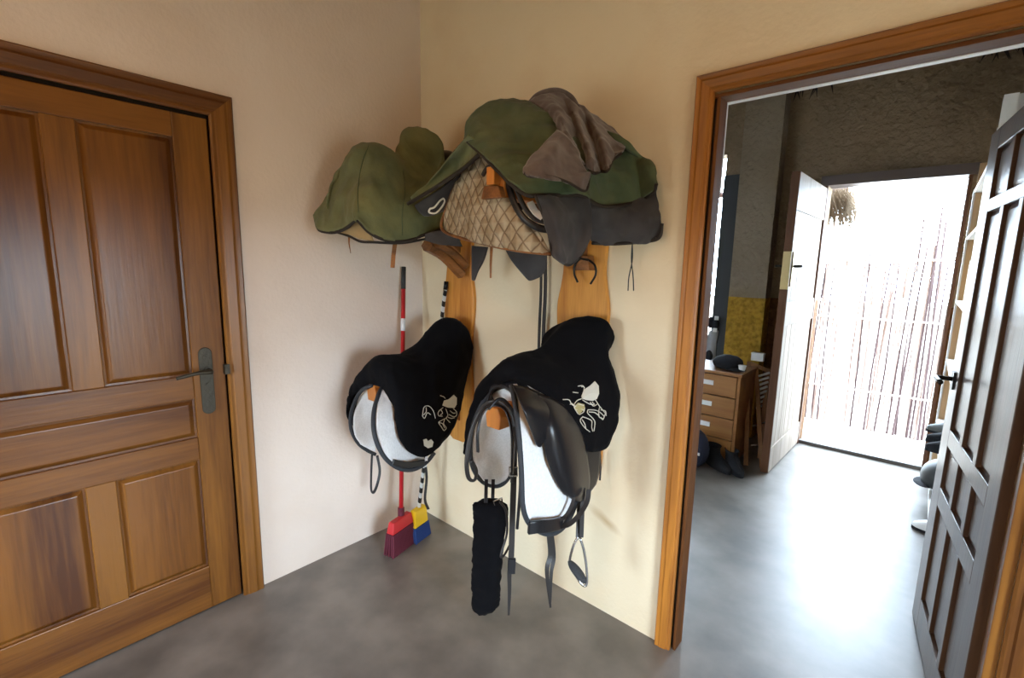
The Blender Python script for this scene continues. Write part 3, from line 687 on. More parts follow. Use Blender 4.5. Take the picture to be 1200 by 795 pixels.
obj('buckle', T([P(.96, u, v) for u, v in ((578, 588), (588, 584), (589, 592), (581, 597))], .0035, closed=True, n=6), M_steel, gi)

# left saddle pads
pad_panel(sdL, [[P(.20, 424, 462), P(.26, 430, 456), P(.31, 438, 455), P(.36, 446, 462)],
                [P(.15, 415, 485), P(.17, 425, 480), P(.19, 434, 480), P(.21, 443, 484)],
                [P(.13, 415, 508), P(.14, 424, 506), P(.15, 433, 508), P(.16, 440, 512)],
                [P(.125, 422, 520), P(.13, 428, 524), P(.135, 434, 527), P(.14, 440, 529)]], amp=.004, seed=4)
piping(sdL, [P(.34, 436, 452), P(.27, 425, 457), P(.20, 417, 468), P(.14, 411, 487), P(.12, 412, 505), P(.12, 420, 520), P(.125, 430, 528), P(.135, 440, 533)], .009)
pad_panel(sdL, [[P(.38, 444, 457), P(.40, 450, 458), P(.43, 458, 462), P(.42, 468, 468)],
                [P(.48, 441, 485), P(.48, 450, 485), P(.475, 462, 488), P(.46, 478, 492)],
                [P(.52, 443, 510), P(.515, 455, 512), P(.50, 470, 515), P(.48, 490, 520)],
                [P(.53, 452, 535), P(.525, 464, 538), P(.51, 480, 541), P(.50, 500, 541)],
                [P(.535, 463, 546), P(.535, 474, 549), P(.535, 488, 549), P(.535, 500, 546)]], amp=.004, seed=5)
piping(sdL, [P(.37, 447, 455), P(.42, 443, 464), P(.47, 438, 483), P(.51, 438, 505), P(.53, 444, 525), P(.54, 455, 541), P(.54, 470, 550), P(.54, 486, 550), P(.54, 500, 542), P(.54, 509, 531)], .0095)
obj('girth', strap([P(.545, 460, 542), P(.545, 478, 545), P(.545, 497, 542)], .026, .010, Vector((0, 0, 1)), 10), M_leather, sdL, bev=.002)
obj('girth_loop', T([P(.14, 436, 532), P(.14, 435, 555), P(.14, 435, 574), P(.16, 438, 577), P(.18, 442, 568), P(.18, 445, 552), P(.16, 442, 534)], .008, smooth=36, n=8, flat=.5), M_leather, sdL, True)
obj('hanging_strap', strap([P(.50, 497, 535), P(.5, 500, 560), P(.5, 498, 585), P(.5, 502, 597)], .012, .004, smooth=12), M_strapm, sdL)
obj('white_strap', strap([P(.54, 500, 533), P(.54, 499, 545)], .012, .004), M_fleece, sdL, label='short white webbing strap')
# the arm tips show under the pommels: taper of orange wood
for A_, uv, r_ in ((AR, (580, 490), rackR), (AL, (435, 462), rackL)):
    pass

# ------------------------------------------------------------------ upper saddles
suR = saddle('saddle hidden under piled green and grey cloths on the right upper rack arm', AR, (-.50, 1.86), (-.09, 1.98))
suL = saddle('saddle hidden under the green canvas cover on the left upper rack arm', AL, (-.50, 1.90), (-.10, 2.03))
A = AL
hem_y = lambda *q: [P(*i) for i in q]
rugL = [
    hem_y((.12, 369, 254), (.17, 373, 268), (.24, 384, 272), (.32, 396, 271), (.40, 407, 266), (.46, 414, 260), (.50, 419, 258)),
    hem_y((.13, 380, 234), (.17, 382, 236), (.24, 390, 234), (.32, 400, 230), (.39, 409, 230), (.46, 415, 240), (.51, 419, 259)),
    hem_y((.15, 396, 206), (.19, 398, 200), (.25, 404, 192), (.32, 414, 179), (.39, 421, 196), (.47, 420, 228), (.515, 420, 259)),
    mirror(A, hem_y((.325, 430, 168), (.42, 440, 186), (.51, 435, 226), (.53, 432, 272)), .12, 0, .55),
    mirror(A, hem_y((.325, 449, 170), (.44, 460, 194), (.53, 452, 235), (.55, 450, 281)), .12, 0, .55),
    mirror(A, hem_y((.325, 465, 179), (.44, 478, 204), (.53, 473, 240), (.55, 474, 283)), .12, 0, .55),
    mirror(A, hem_y((.325, 470, 170), (.44, 494, 200), (.53, 492, 230), (.55, 496, 276)), .12, 0, .55),
    mirror(A, hem_y((.325, 474, 155), (.43, 510, 190), (.52, 508, 222), (.54, 512, 271)), .12, 0, .55),
    mirror(A, hem_y((.33, 488, 149), (.43, 517, 168), (.50, 516, 215), (.53, 521, 268)), .12, 0, .55),
    mirror(A, hem_y((.33, 494, 153), (.43, 518, 180), (.50, 519, 220), (.53, 527, 268)), .12, 0, .55),
]
def pleat(i, j): return .006*math.sin(9*j*PI+3*i)*max(0, j-.5)
rl = obj('saddle_rug', loft(rugL, 90, 70, amp=.010, freq=7, fold=pleat), M_greenc, None, True, solid=.005)
tag(rl, 'olive green canvas cover draped over the left upper saddle nearest the corner', 'cover', 'cloths over the upper saddles')
bvhU = BVHTree.FromObject(rl, bpy.context.evaluated_depsgraph_get()) if False else BVHTree.FromPolygons([v.co for v in rl.data.vertices], [p.vertices for p in rl.data.polygons])
for ln in ([(432, 171), (424, 195), (420, 225), (420, 250)], [(472, 200), (474, 225), (471, 250), (471, 276)]):
    obj('seam', T([onto(bvhU, p.x, p.y, .003) for p in catmull([(a, b, 0) for a, b in ln], 30)], .0022, n=5), M_greend, rl, True)
hem = [r[-1] for r in rugL[2:]]
obj('hem_binding', T([rugL[0][k]-Vector((0, 0, .002)) for k in range(7)] + hem[1:], .0065, smooth=110, n=7), M_hem, rl, True)
obj('lining_corner', loft([[P(.30, 396, 270), P(.38, 408, 264), P(.44, 419, 258), P(.50, 432, 268)], [P(.30, 397, 272), P(.36, 409, 275), P(.44, 422, 280), P(.50, 438, 283)]], 6, 12), M_beige, rl, True, solid=.004, label='beige lining corner showing below the hem')
obj('lining_edge', T([P(.27, 394, 272), P(.36, 409, 277), P(.44, 422, 283), P(.50, 438, 284), P(.54, 470, 285), P(.54, 500, 280), P(.54, 524, 276)], .005, smooth=40), M_hem, rl, True)
obj('tie', strap([P(.34, 409, 277), P(.34, 409, 285), P(.35, 411, 297)], lambda t: .008-.006*t, .003), M_pinedark, rl)
obj('tie', strap([P(.5, 463, 285), P(.5, 461, 300), P(.5, 460, 314)], .017, .003), M_pinedark, rl)
obj('hem_shade', loft([[P(.56, 498, 274), P(.60, 518, 270), P(.66, 534, 272)], [P(.55, 498, 282), P(.60, 516, 287), P(.66, 542, 289)]], 8, 12), M_bluegrey, rl, True, solid=.004, label='dark strip standing in for shade under the hem')  # dark sheet put where only shade falls below the hem
# dark strap ends and cloth corner hanging between the two racks
obj('fender', loft([[P(.62, 553, 288), P(.66, 562, 289), P(.70, 572, 290)], [P(.62, 553, 305), P(.66, 561, 306), P(.70, 567, 305)], [P(.62, 553, 328), P(.64, 556, 329), P(.66, 559, 320)]], 12, 8), M_bluegrey, suL, True, solid=.005)
obj('tie', strap([P(.9, 576, 290), P(.9, 575, 310), P(.9, 575, 326)], lambda t: .011-.004*t, .003), M_pinedark, suR)
obj('fender', loft([[P(.95, 590, 288), P(1.0, 612, 292), P(1.05, 640, 296)], [P(.95, 600, 306), P(1.0, 620, 310), P(1.05, 641, 312)], [P(.97, 617, 326), P(1.0, 622, 329), P(1.02, 634, 324)]], 14, 12), M_bluegrey, suR, True, solid=.005)

# quilted pad hanging from the front of the right upper saddle
qr = [[Q(-.47, 553, 186), Q(-.50, 570, 184), Q(-.51, 584, 192), Q(-.50, 598, 205)],
      [Q(-.45, 537, 210), Q(-.50, 560, 214), Q(-.52, 585, 226), Q(-.50, 608, 245)],
      [Q(-.44, 524, 242), Q(-.50, 555, 248), Q(-.52, 592, 258), Q(-.48, 628, 266)],
      [Q(-.44, 519, 270), Q(-.49, 560, 284), Q(-.51, 603, 293), Q(-.46, 646, 298)]]
qp = obj('quilted_pad', loft(qr, 40, 40, amp=.010, freq=9, seed=9), M_quilt, None, True, solid=.010)
tag(qp, 'dirty beige diamond quilted saddle pad showing beneath the dark green cloth', 'saddle pad')
obj('binding', T([qr[0][0], qr[1][0], qr[2][0], qr[3][0]] + qr[3][1:], .006, smooth=60), M_pinedark, qp, True)
obj('flap_edge', T([Q(-.53, 592, 200), Q(-.535, 600, 232), Q(-.53, 612, 254), Q(-.51, 628, 266), Q(-.48, 645, 270)], .012, smooth=30, flat=.6), M_leather, suR, True)
obj('flap_edge', T([Q(-.52, 602, 212), Q(-.525, 612, 238), Q(-.51, 626, 256), Q(-.48, 645, 262)], .010, smooth=30, flat=.6), M_bluegrey, suR, True)
obj('panel_strip', strap([Q(-.53, 621, 237), Q(-.53, 627, 248), Q(-.52, 636, 255)], .020, .006, RIGHT, 8), M_fleece, suR, label='white fleece strip')
obj('pommel_arch', T([Q(-.53, 566, 205), Q(-.545, 572, 196), Q(-.55, 583, 194), Q(-.545, 594, 202), Q(-.53, 597, 220)], .007, smooth=24), M_hem, suR, True)
# plate of wood over the arm end
obj('arm_cap', B(AR-.016, AR+.018, -.575, -.545, 1.735, 1.79), M_orange, rackR, bev=.003)
obj('arm_cap', prism([(AR-.045, 1.695), (AR+.045, 1.695), (AR+.032, 1.73), (AR-.032, 1.735)], 'y', -.57, -.545), M_pinedark, rackR, bev=.003)

# dark green cloth over pommel and flank
gc = [
    hem_y((.93, 545, 163), (.98, 552, 170), (1.04, 562, 179), (1.10, 574, 191), (1.16, 587, 204), (1.21, 601, 218), (1.25, 618, 229)),
    hem_y((.92, 546, 150), (.98, 558, 152), (1.05, 574, 162), (1.12, 590, 174), (1.18, 605, 188), (1.23, 619, 204), (1.27, 634, 229)),
    hem_y((.93, 555, 135), (1.0, 574, 137), (1.07, 592, 146), (1.14, 610, 159), (1.20, 626, 174), (1.26, 642, 196), (1.29, 656, 229)),
    hem_y((.95, 573, 121), (1.01, 593, 121), (1.08, 611, 129), (1.15, 630, 143), (1.22, 650, 162), (1.28, 666, 192), (1.31, 682, 230)),
    hem_y((.97, 597, 117), (1.02, 612, 118), (1.08, 630, 126), (1.16, 653, 141), (1.24, 674, 166), (1.30, 690, 200), (1.32, 703, 241)),
    hem_y((1.0, 620, 120), (1.04, 636, 121), (1.1, 653, 131), (1.18, 683, 149), (1.26, 709, 180), (1.31, 720, 210), (1.33, 725, 241)),
    hem_y((1.0, 640, 130), (1.06, 665, 132), (1.12, 680, 140), (1.20, 712, 158), (1.28, 735, 180), (1.32, 746, 205), (1.34, 750, 235)),
    hem_y((1.04, 655, 140), (1.1, 680, 142), (1.2, 703, 150), (1.28, 728, 165), (1.33, 752, 186), (1.38, 763, 200), (1.40, 766, 225)),
    hem_y((1.04, 670, 150), (1.1, 690, 150), (1.2, 712, 155), (1.28, 735, 170), (1.33, 758, 192), (1.40, 768, 206), (1.42, 769, 216)),
]
go = obj('green_blanket', loft(gc, 90, 70, amp=.009, freq=7, seed=5, fold=lambda i, j: .010*math.sin(i*14+j*3)*j), M_greend, None, True, solid=.005)
tag(go, 'dark green canvas blanket over the pommel and flank of the right upper saddle', 'blanket', 'cloths over the upper saddles')
obj('hem_binding', T([p for p in gc[0]] + [r[-1] for r in gc[1:]], .006, smooth=110, n=7), M_hem, go, True)
# loose corner pulled across towards the left saddle
lc = [[P(1.0, 549, 158), P(.86, 531, 178), P(.72, 511, 203), P(.585, 482, 232)],
      [P(1.0, 556, 168), P(.88, 541, 186), P(.74, 518, 208), P(.60, 481, 235)],
      [P(1.02, 562, 181), P(.90, 541, 199), P(.76, 510, 220), P(.60, 478, 239)]]
obj('loose_corner', loft(lc, 24, 40, amp=.006, freq=9, seed=8, fold=lambda i, j: .014*math.sin(i*PI)), M_greenc, go, True, solid=.005)
obj('hem_binding', T(lc[2] , .007, smooth=30), M_hem, go, True)
hl = [[P(.84, 535, 203), P(.72, 508, 222), P(.60, 480, 240)], [P(.78, 532, 218), P(.70, 512, 232), P(.60, 484, 246)], [P(.74, 522, 243), P(.66, 508, 250), P(.58, 492, 252)]]
obj('turned_lining', loft([[p+Vector((-.01, .03, 0)) for p in r] for r in hl], 14, 20, amp=.004), M_bluegrey, go, True, solid=.004, label='slate grey lining of the loose corner')
rp = thing('rope_loop', 'small cream rope loop poking out under the loose green corner', 'rope', loc=tuple(P(.68, 513, 243)))
obj('loop', T([P(.70, 520, 232), P(.69, 515, 236), P(.67, 509, 243), P(.66, 504, 245), P(.65, 503, 249), P(.66, 510, 250), P(.68, 516, 245), P(.70, 521, 237), P(.70, 520, 232)], .0036, smooth=48), M_ring, rp, True)

# grey fleece cloth thrown on top
gf = [
    hem_y((1.06, 621, 121), (1.08, 636, 111), (1.10, 654, 107), (1.12, 671, 116), (1.14, 681, 125), (1.16, 692, 133), (1.18, 705, 142), (1.22, 727, 160)),
    hem_y((1.14, 640, 131), (1.18, 652, 126), (1.15, 664, 126), (1.21, 676, 135), (1.18, 687, 142), (1.25, 699, 150), (1.23, 712, 157), (1.26, 733, 168)),
    hem_y((1.20, 652, 146), (1.26, 662, 147), (1.21, 672, 150), (1.28, 684, 159), (1.23, 694, 163), (1.31, 706, 168), (1.27, 717, 168), (1.30, 733, 172)),
    hem_y((1.24, 656, 160), (1.31, 668, 168), (1.25, 680, 172), (1.33, 691, 181), (1.27, 701, 182), (1.34, 710, 184), (1.30, 719, 177), (1.32, 731, 175)),
    hem_y((1.28, 668, 178), (1.33, 678, 192), (1.30, 686, 195), (1.36, 696, 203), (1.32, 704, 201), (1.36, 712, 200), (1.33, 718, 188), (1.33, 728, 180)),
]
gfo = obj('grey_fleece', loft(gf, 60, 90, amp=.006, freq=12, seed=12), M_grey, None, True, solid=.006)
tag(gfo, 'grey brown fleece cloth bunched in folds on top of the upper right pile', 'cloth', 'cloths over the upper saddles')
obj('hem_binding', T(gf[-1], .005, smooth=50), M_hem, gfo, True)
obj('crest_fold', T([P(1.04, 621, 122), P(1.06, 632, 112), P(1.09, 652, 108), P(1.12, 668, 115), P(1.15, 677, 128)], lambda t: .022-.008*abs(t-.4), smooth=30, flat=.6, n=12), M_grey, gfo, True)
lobe = [
    hem_y((1.27, 653, 153), (1.30, 660, 158), (1.32, 668, 166), (1.33, 678, 180)),
    hem_y((1.28, 640, 166), (1.33, 652, 170), (1.33, 664, 177), (1.35, 680, 190)),
    hem_y((1.29, 626, 182), (1.35, 643, 184), (1.35, 661, 189), (1.37, 686, 200)),
    hem_y((1.30, 614, 197), (1.35, 640, 191), (1.36, 664, 203), (1.37, 690, 203)),
    hem_y((1.32, 614, 203), (1.365, 642, 209), (1.37, 665, 209), (1.38, 691, 206)),
    hem_y((1.33, 622, 207), (1.365, 644, 207), (1.375, 666, 214), (1.38, 686, 224)),
]
obj('turned_flap', loft(lobe, 40, 40, amp=.004, freq=14, seed=3), M_grey, gfo, True, solid=.005)
obj('hem_binding', T(lobe[-2][:1]+lobe[-1]+[lobe[-2][-1]], .004, smooth=40), M_hem, gfo, True)

# slate canvas under-cover: right flank and hanging tongue
uc = [
    hem_y((1.26, 684, 228), (1.29, 705, 234), (1.30, 728, 232), (1.33, 752, 222), (1.36, 768, 214)),
    hem_y((1.27, 688, 250), (1.31, 708, 252), (1.34, 732, 250), (1.38, 756, 246), (1.40, 772, 240)),
    hem_y((1.27, 692, 275), (1.30, 712, 276), (1.34, 736, 274), (1.38, 758, 270), (1.40, 776, 262)),
    hem_y((1.26, 694, 285), (1.29, 714, 286), (1.33, 738, 285), (1.37, 760, 283), (1.39, 773, 278)),
]
uo = obj('under_cover', loft(uc, 40, 60, amp=.008, freq=10, seed=6, fold=lambda i, j: .014*math.sin(j*13+i*2)*i), M_bluegrey, None, True, solid=.005)
tag(uo, 'slate grey saddle cover hanging lowest beneath the right green blanket', 'cover', 'cloths over the upper saddles')
obj('hem_binding', T(uc[-1]+[uc[-2][-1]], .006, smooth=50), M_hem, uo, True)
tg = [
    hem_y((1.27, 627, 229), (1.29, 645, 231), (1.30, 666, 231), (1.31, 688, 231)),
    hem_y((1.28, 636, 252), (1.33, 652, 252), (1.30, 672, 252), (1.33, 693, 252)),
    hem_y((1.29, 643, 275), (1.34, 657, 276), (1.31, 674, 277), (1.34, 692, 277)),
    hem_y((1.30, 647, 297), (1.34, 658, 302), (1.32, 671, 305), (1.33, 683, 296)),
    hem_y((1.30, 652, 303), (1.33, 659, 308), (1.32, 667, 311), (1.32, 675, 305)),
]
obj('tongue', loft(tg, 40, 40, amp=.006, freq=10, seed=2), M_bluegrey, uo, True, solid=.005)
obj('hem_binding', T([r[0] for r in tg]+tg[-1][1:]+[tg[-2][-1], tg[-3][-1]], .004, smooth=50), M_hem, uo, True)
bm = bmesh.new()
for du in (0, 5): tube(bm, [P(1.3, 741, 286), P(1.3, 741-du*.2, 305), P(1.3, 737+du, 325), P(1.3, 736+du*1.3, 341)], .0022, smooth=14, n=5)
obj('tie_cord', bm, M_piping, uo)

# whip / long strap hanging between the racks
hw = thing('hanging_strap', 'long dark double leather strap hanging down the wall between both racks', 'strap', loc=tuple(Q(-.03, 636, 300)))
for du, r in ((0, .006), (5, .008)):
    obj('strap', strap([Q(-.03, 634+du, 290), Q(-.03, 634+du, 340), Q(-.03, 632+du, 385), Q(-.03, 631+du, 425)], r*2, .005, Vector((1, 0, 0)), 16), M_strapm, hw)

# ------------------------------------------------------------------ brooms
b1 = thing('broom', 'red broom with black grip leaning on the left wall', 'broom', 'brooms in the corner', (.22, -.33, 0))
t0, t1 = P(.03, 473, 313), P(.20, 470, 604)
def along(a, b, t): return a.lerp(b, t)
obj('handle', T([along(t0, t1, .08), t1], .0115, n=12), M_red, b1, True)
obj('grip', T([t0, along(t0, t1, .09)], .0125, n=12), mat('black_rubber_grip', (.03, .03, .03), .6), b1, True)
obj('handle_label', T([along(t0, t1, .21), along(t0, t1, .26)], .0122, n=12), M_fleece, b1, True, label='white printed sleeve')
obj('socket', T([along(t0, t1, .97), along(t0, t1, 1.03)], .017, n=12), M_reddark, b1, True)
def broom_head(parent, top, fwd, w, hh_, m1, m2, lean):
    """head block and flared bristles; fwd is the long axis on the floor"""
    fwd = fwd.normalized(); n = fwd.cross(Vector((0, 0, 1))).normalized()
    def ring(c, a, b): return [c+fwd*a*sx+n*b*sy for sx, sy in ((-1, -1), (1, -1), (1, 1), (-1, 1))]
    for nm, z0, z1, a0, a1, bb0, bb1, m_ in (('head', top.z-hh_, top.z, w*.95, w*.8, .024, .018, m1), ('bristles', .0, top.z-hh_, w*1.05, w*.92, .032, .022, m2)):
        bm = bmesh.new(); c0 = Vector((top.x, top.y, z0)); c1 = Vector((top.x, top.y, z1))
        if nm == 'bristles':
            for i in range(22):
                for j in range(5):
                    u_ = (i/21-.5)*2; v_ = (j/4-.5)*2
                    p0 = c1+fwd*u_*a1+n*v_*bb1; p1 = c0+fwd*u_*a0*(1+random.uniform(-.03, .03))+n*v_*bb0
                    tube(bm, [p0, p1], .0052, n=4)
        else:
            A_ = [bm.verts.new(p) for p in ring(c0, a0, bb0)]; C_ = [bm.verts.new(p) for p in ring(c1, a1, bb1)]
            for k in range(4): bm.faces.new((A_[k], A_[(k+1) % 4], C_[(k+1) % 4], C_[k]))
            bm.faces.new(A_[::-1]); bm.faces.new(C_)
        o = obj(nm, bm, m_, parent, bev=.006 if nm == 'head' else 0)
        if nm == 'bristles': o['kind'] = 'stuff'
broom_head(b1, Vector((.215, -.325, .175)), Vector((.22, -.97, 0)), .085, .06, M_red, M_reddark, 0)
def striped():
    M = mat('striped_handle', (.7, .72, .72), .4); nt = M.node_tree; N = nt.nodes; L = nt.links
    tc = N.new('ShaderNodeTexCoord'); dp = N.new('ShaderNodeVectorMath'); dp.operation = 'DOT_PRODUCT'; dp.inputs[1].default_value = (60, 0, 110)
    L.new(tc.outputs['Object'], dp.inputs[0]); si = N.new('ShaderNodeMath'); si.operation = 'SINE'; L.new(dp.outputs['Value'], si.inputs[0])
    cr = N.new('ShaderNodeValToRGB'); cr.color_ramp.interpolation = 'CONSTANT'; cr.color_ramp.elements[0].color = (.02, .02, .02, 1); cr.color_ramp.elements[1].position = .5; cr.color_ramp.elements[1].color = (.7, .72, .70, 1)
    mp = N.new('ShaderNodeMath'); mp.operation = 'MULTIPLY_ADD'; mp.inputs[1].default_value = .5; mp.inputs[2].default_value = .5
    L.new(si.outputs[0], mp.inputs[0]); L.new(mp.outputs[0], cr.inputs[0]); L.new(cr.outputs[0], N['Principled BSDF'].inputs['Base Color']); return M
b2 = thing('broom', 'broom with black and white striped handle and yellow head in the corner', 'broom', 'brooms in the corner', (.20, -.2, 0))
t0, t1 = Q(-.035, 523, 330), P(.20, 490, 603)
obj('handle', T([along(t0, t1, .03), t1], .010, n=12), striped(), b2, True, label='black and white spiral striped handle')
obj('cap', T([t0, along(t0, t1, .035)], .0115, n=12), M_blackmetal, b2, True)
broom_head(b2, Vector((.205, -.20, .175)), Vector((.22, -.97, 0)), .058, .095, M_yellow, M_blue, 0)

# ------------------------------------------------------------------ far room, left
M_chest = wood('chest_wood', (.34, .155, .05), (.22, .09, .028), 'x', .4, .1)
ch = thing('chest_of_drawers', 'small four drawer wooden chest with white label holders beyond the doorway', 'chest', loc=(.93, 2.2, 0))
CX0, CX1, CY0, CY1 = .70, 1.175, 2.02, 2.42
bm = bmesh.new(); box(bm, CX0, CX0+.02, CY0, CY1, .02, .70); box(bm, CX1-.02, CX1, CY0, CY1, .02, .70); box(bm, CX0, CX1, CY1-.01, CY1, .02, .70); box(bm, CX0+.02, CX1-.02, CY0+.02, CY1, .02, .05)
obj('body', bm, M_chest, ch)
obj('top', B(CX0-.01, CX1+.012, CY0-.015, CY1+.005, .70, .722), M_chest, ch, bev=.003)
for i in range(4):
    z0 = .035+i*.166
    d = obj('drawer', B(CX0+.023, CX1-.023, CY0-.006, CY1-.05, z0, z0+.158), M_chest, ch, bev=.004)
    obj('label_holder', B(.90, .985, CY0-.014, CY0-.006, z0+.075, z0+.11), M_white, d, label='white label holder')
M_navy = mat('navy_nylon', (.012, .018, .045), .7, 0, .4, 40); M_blackc = mat('black_cloth', (.008, .009, .013), .9, 0, .4, 30)
bg_ = thing('cap', 'black cloth riding cap lying on top of the wooden chest', 'cap', loc=(1.02, 2.2, .722))
bm = bmesh.new(); ellipsoid(bm, (1.02, 2.2, .765), (.11, .12, .062), n=24)
for v in bm.verts: v.co.z = max(v.co.z, .723); v.co += Vector((0, 0, .006*noise.noise(v.co*20)))
obj('crown', bm, M_blackc, bg_, True)
bm = bmesh.new(); ellipsoid(bm, (1.10, 2.13, .732), (.075, .08, .010), n=20); obj('brim', bm, M_blackc, bg_, True)
cup = thing('paper_cup', 'small white cup at the right end of the wooden chest', 'cup', loc=(1.15, 2.12, .722))
bm = bmesh.new(); tube(bm, [(1.15, 2.12, .723), (1.15, 2.12, .77)], lambda t: .02+.008*t, n=16); obj('cup_wall', bm, M_white, cup, True)
obj('rim', T([(1.15+.028*math.cos(a), 2.12+.028*math.sin(a), .77) for a in [2*PI*i/20 for i in range(20)]], .002, closed=True, n=5), M_white, cup)
# helmet-like things hanging on the dark door
hh = thing('hanging_jacket', 'grey and black jacket with white tabs hanging beside the bright gap at far left', 'jacket', loc=(.6, 2.85, 1.2))
jr = [[Q(2.925, 832, 388), Q(2.89, 837, 386), Q(2.925, 842, 388)], [Q(2.925, 828, 400), Q(2.89, 834, 400), Q(2.925, 840, 401)], [Q(2.925, 825, 424), Q(2.89, 832, 424), Q(2.925, 838, 424)]]
obj('cloth', loft(jr, 16, 16, amp=.01, freq=9), mat('grey_cloth', (.35, .35, .36), .9), hh, True, solid=.01)
for u_, v_ in ((833, 378), (831, 417), (838, 380)):
    obj('dark_patch', ellipsoid(bmesh.new(), Q(2.89, u_, v_), (.035, .03, .055), n=12), M_blackc, hh, True)
for u_, v_ in ((840, 373), (838, 387)):
    c = Q(2.85, u_, v_); obj('white_patch', B(c.x-.018, c.x+.018, c.y-.01, c.y, c.z-.018, c.z+.018), M_white, hh)
bk = thing('backpack', 'dark blue backpack slumped on the floor in front of the chest', 'bag', loc=(.95, 1.85, 0))
bm = bmesh.new(); ellipsoid(bm, (.93, 1.83, .14), (.13, .11, .15), n=24)
for v in bm.verts: v.co += v.co.normalized()*.015*noise.noise(v.co*12); v.co.z = max(v.co.z, 0.001)
obj('body', bm, M_navy, bk, True); obj('handle', T([(.90, 1.80, .27), (.93, 1.78, .33), (.97, 1.80, .27)], .008, smooth=12), M_blackc, bk, True)
obj('pocket', ellipsoid(bmesh.new(), (.97, 1.74, .12), (.07, .035, .075), n=16), M_navy, bk, True); obj('reflective_tab', B(1.0, 1.03, 1.70, 1.705, .14, .16), M_white, bk)
def boot(parent_label, x, y, z, rot, m_, h, name='boot', group=None, cat='boot'):
    t = thing(name, parent_label, cat, group, (x, y, z)); R_ = Matrix.Translation((x, y, z)) @ Matrix.Rotation(rot, 4, 'Z')
    rows = []
    for zz, l0, l1, w in ((.012, -.12, .14, .042), (.04, -.12, .135, .045), (.07, -.115, .07, .042), (.10, -.11, .01, .04), (h*.7+.03, -.115, 0, .042), (h, -.12, .01, .046)):
        c = (l0+l1)/2; a = (l1-l0)/2
        rows.append([R_ @ Vector((c+a*math.cos(q), w*math.sin(q), zz)) for q in [2*PI*i/12 for i in range(13)]])
    obj('upper', loft(rows, 20, 24), m_, t, True, solid=.004)
    o = []
    for i in range(20):
        q = 2*PI*i/20; p = R_ @ Vector((.01+.135*math.cos(q), .046*math.sin(q), 0)); o.append((p.x, p.y))
    obj('sole', prism(o, 'z', z+.0, z+.016), M_blackc, t)
    return t
boot('black ankle boot on floor before the chest, nearest the backpack', 1.09, 1.93, 0, -.6, M_blackc, .16, group='dark boots by the chest')
boot('black ankle boot on floor beside the chest corner, right of its pair', 1.20, 1.96, 0, -.9, M_blackc, .14, group='dark boots by the chest')
# folding chair leaning between chest and door leaf
fcx = thing('folding_chair', 'folded brown wooden chair with pale slats leaning behind the door leaf', 'chair', loc=(1.28, 2.3, 0))
M_ch = wood('chair_wood', (.30, .14, .06), (.18, .08, .03), 'z', .5, 0)
def fl(u, v, Y): return Q(Y, u, v)
for (u0, v0, u1, v1, Y0, Y1) in ((878, 424, 874, 546, 2.45, 2.12), (886, 428, 893, 548, 2.45, 2.15), (900, 434, 892, 520, 2.5, 2.35)):
    a, b = fl(u0, v0, Y0), fl(u1, v1, Y1); b.z = .0
    obj('leg', strap([a, b], .03, .018, Vector((1, 0, 0))), M_ch, fcx)
for i in range(8):
    v = 440+i*5.4
    obj('slat', strap([fl(889-i*.4, v+1, 2.40), fl(902-i*.9, v-3, 2.46)], .016, .008, Vector((0, 0, 1))), M_white, fcx, label='white slat')
a, b = fl(888, 424, 2.46), fl(905, 434, 2.48)
obj('top_rail', strap([fl(880, 426, 2.44), fl(903, 436, 2.5)], .03, .014, Vector((0, 0, 1))), M_ch, fcx)
obj('stretcher', T([fl(882, 500, 2.3), fl(900, 494, 2.36)], .007), M_steel, fcx); obj('stretcher', T([fl(880, 522, 2.25), fl(898, 521, 2.3)], .007), M_steel, fcx)
wb = thing('white_box', 'small white carton balanced on top of the folded chair', 'box', loc=tuple(fl(888, 424, 2.44)))
c = fl(888, 419, 2.44)
obj('carton', B(c.x-.045, c.x+.045, c.y-.02, c.y+.03, c.z-.028, c.z+.028), M_white, wb, bev=.002); obj('lid', B(c.x-.047, c.x+.047, c.y-.022, c.y+.032, c.z+.028, c.z+.036), M_white, wb)

# ------------------------------------------------------------------ shelving on the right of the far room
M_shelfside = wood('shelf_backing', (.60, .40, .22), (.48, .3, .15), 'z', .6, 0)
M_shelfw = mat('shelf_white', (.72, .71, .68), .45)
sh = thing('shelving_unit', 'tall white shelving unit crowded with books and boots behind the open leaf', 'shelf', loc=(2.45, 2.0, 0))
SX0, SX1, SY0, SY1 = 2.30, 2.66, 1.22, 2.84
for y in (SY0, SY1-.02): obj('side_panel', B(SX0, SX1, y, y+.02, 0, 2.22), M_shelfside if y > 2 else M_shelfw, sh, label='brown end panel' if y > 2 else None)
obj('upright', B(SX0-.010, SX0+.001, SY1-.03, SY1, 0, 2.05), M_shelfw, sh); obj('upright', B(SX0-.014, SX0+.03, SY0-.02, SY0+.03, 0, 2.22), M_shelfw, sh)
obj('back_board', B(SX1, SX1+.01, SY0, SY1, 0, 2.2), M_shelfside, sh)
SZ = (.10, .46, .90, 1.31, 1.74, 2.05)
for z in SZ: obj('shelf_board', B(SX0-.005, SX1, SY0+.02, SY1-.02, z-.02, z), M_shelfw, sh, bev=.002)
random.seed(3)
M_books = [mat('green_cover', (.02, .13, .09), .5), mat('white_cover', (.7, .7, .68), .5), mat('dark_cover', (.05, .05, .08), .5), mat('tan_cover', (.42, .3, .15), .5)]
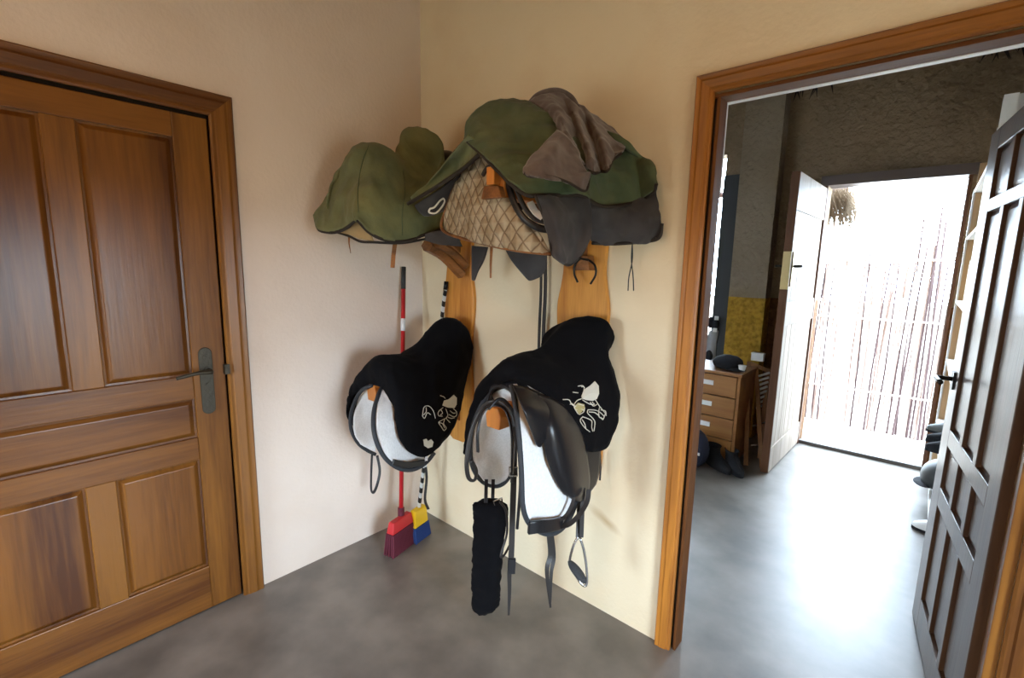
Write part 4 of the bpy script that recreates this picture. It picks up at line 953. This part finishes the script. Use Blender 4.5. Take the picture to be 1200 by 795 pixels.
def book(x, y, z, h, t, d, m_, label, group, n='book'):
    b_ = thing(n, label, 'book', group, (x, y, z))
    bm = bmesh.new(); box(bm, x, x+d, y, y+.003, z, z+h); box(bm, x, x+d, y+t-.003, y+t, z, z+h); box(bm, x, x+.003, y, y+t, z, z+h)
    obj('cover', bm, m_, b_); obj('pages', B(x+.004, x+d-.004, y+.003, y+t-.003, z+.004, z+h-.004), M_books[1], b_, label='cream page block')
yy = 1.50
for i, (m_, cn) in enumerate(((0, 'green'), (1, 'white'), (0, 'green'), (2, 'dark'), (1, 'white'))):
    h = .13 + .02*((i*7) % 3)
    desc = ['thick green book nearest the door leaf on the top shelf', 'white book between two green books on the top shelf', 'second green book on the top shelf beyond the white one', 'dark book on the top shelf behind the green pair', 'white book farthest back on the top shelf'][i]
    book(SX0+.005, yy, 2.05, h, .045, .18, M_books[m_], desc, 'books on the top shelf'); yy += .052
pk = thing('pink_box', 'magenta and white carton on the top of shelving near the ceiling', 'box', loc=(2.42, 1.3, 2.05))
obj('carton', B(2.35, 2.56, 1.27, 1.44, 2.051, 2.22), M_white, pk, bev=.003); obj('printed_band', B(2.348, 2.562, 1.268, 1.442, 2.13, 2.19), mat('magenta_print', (.35, .02, .14), .5), pk, label='magenta band')
yy = 2.45
for i, (m_, h) in enumerate(((2, .26), (0, .24), (3, .27))):
    book(SX0+.02, yy, 1.31, h, .05, .2, M_books[m_], ['tall dark binder on the middle shelf near the back door', 'green binder on the middle shelf between dark and tan', 'tan binder on the middle shelf closest to the back door'][i], 'binders on the middle shelf', 'binder'); yy += .056
jar = thing('glass_jar', 'small pale jar standing on the shelf above the riding boots', 'jar', loc=(2.36, 2.2, .90))
obj('body', T([(2.36, 2.2, .901), (2.36, 2.2, .96), (2.36, 2.2, .985), (2.36, 2.2, 1.0)], lambda t: .035-.01*max(0, t-.6), n=18), mat('pale_glass', (.6, .65, .6), .2), jar, True); obj('lid', T([(2.36, 2.2, 1.0), (2.36, 2.2, 1.015)], .028, n=18), M_steel, jar)
boot('tall black riding boot lying forward on the waist high shelf', 2.38, 1.95, .46, PI, M_blackc, .36, group='boots on the shelving')
boot('second tall black riding boot on the waist high shelf, nearer the back door', 2.38, 2.15, .46, PI, M_blackc, .34, group='boots on the shelving')
boot('grey rubber boot on the waist high shelf end by the back door', 2.38, 2.40, .46, PI, mat('grey_rubber', (.12, .13, .13), .6), .22, group='boots on the shelving')
hb = thing('grey_helmet', 'grey riding helmet on the lowest shelf end beside the back door', 'helmet', loc=(2.35, 2.35, .10))
bm = bmesh.new(); ellipsoid(bm, (2.36, 2.3, .20), (.12, .14, .12), n=24)
for v in bm.verts: v.co.z = max(v.co.z, .14)
obj('shell', bm, mat('grey_shell', (.035, .04, .04), .45), hb, True); obj('brim', ellipsoid(bmesh.new(), (2.27, 2.28, .15), (.06, .10, .010), n=16), M_blackc, hb, True)
sn = boot('black and white trainer on the floor sticking out from the shelving', 2.375, 1.86, .0, PI, M_white, .085, name='trainer', cat='shoe')
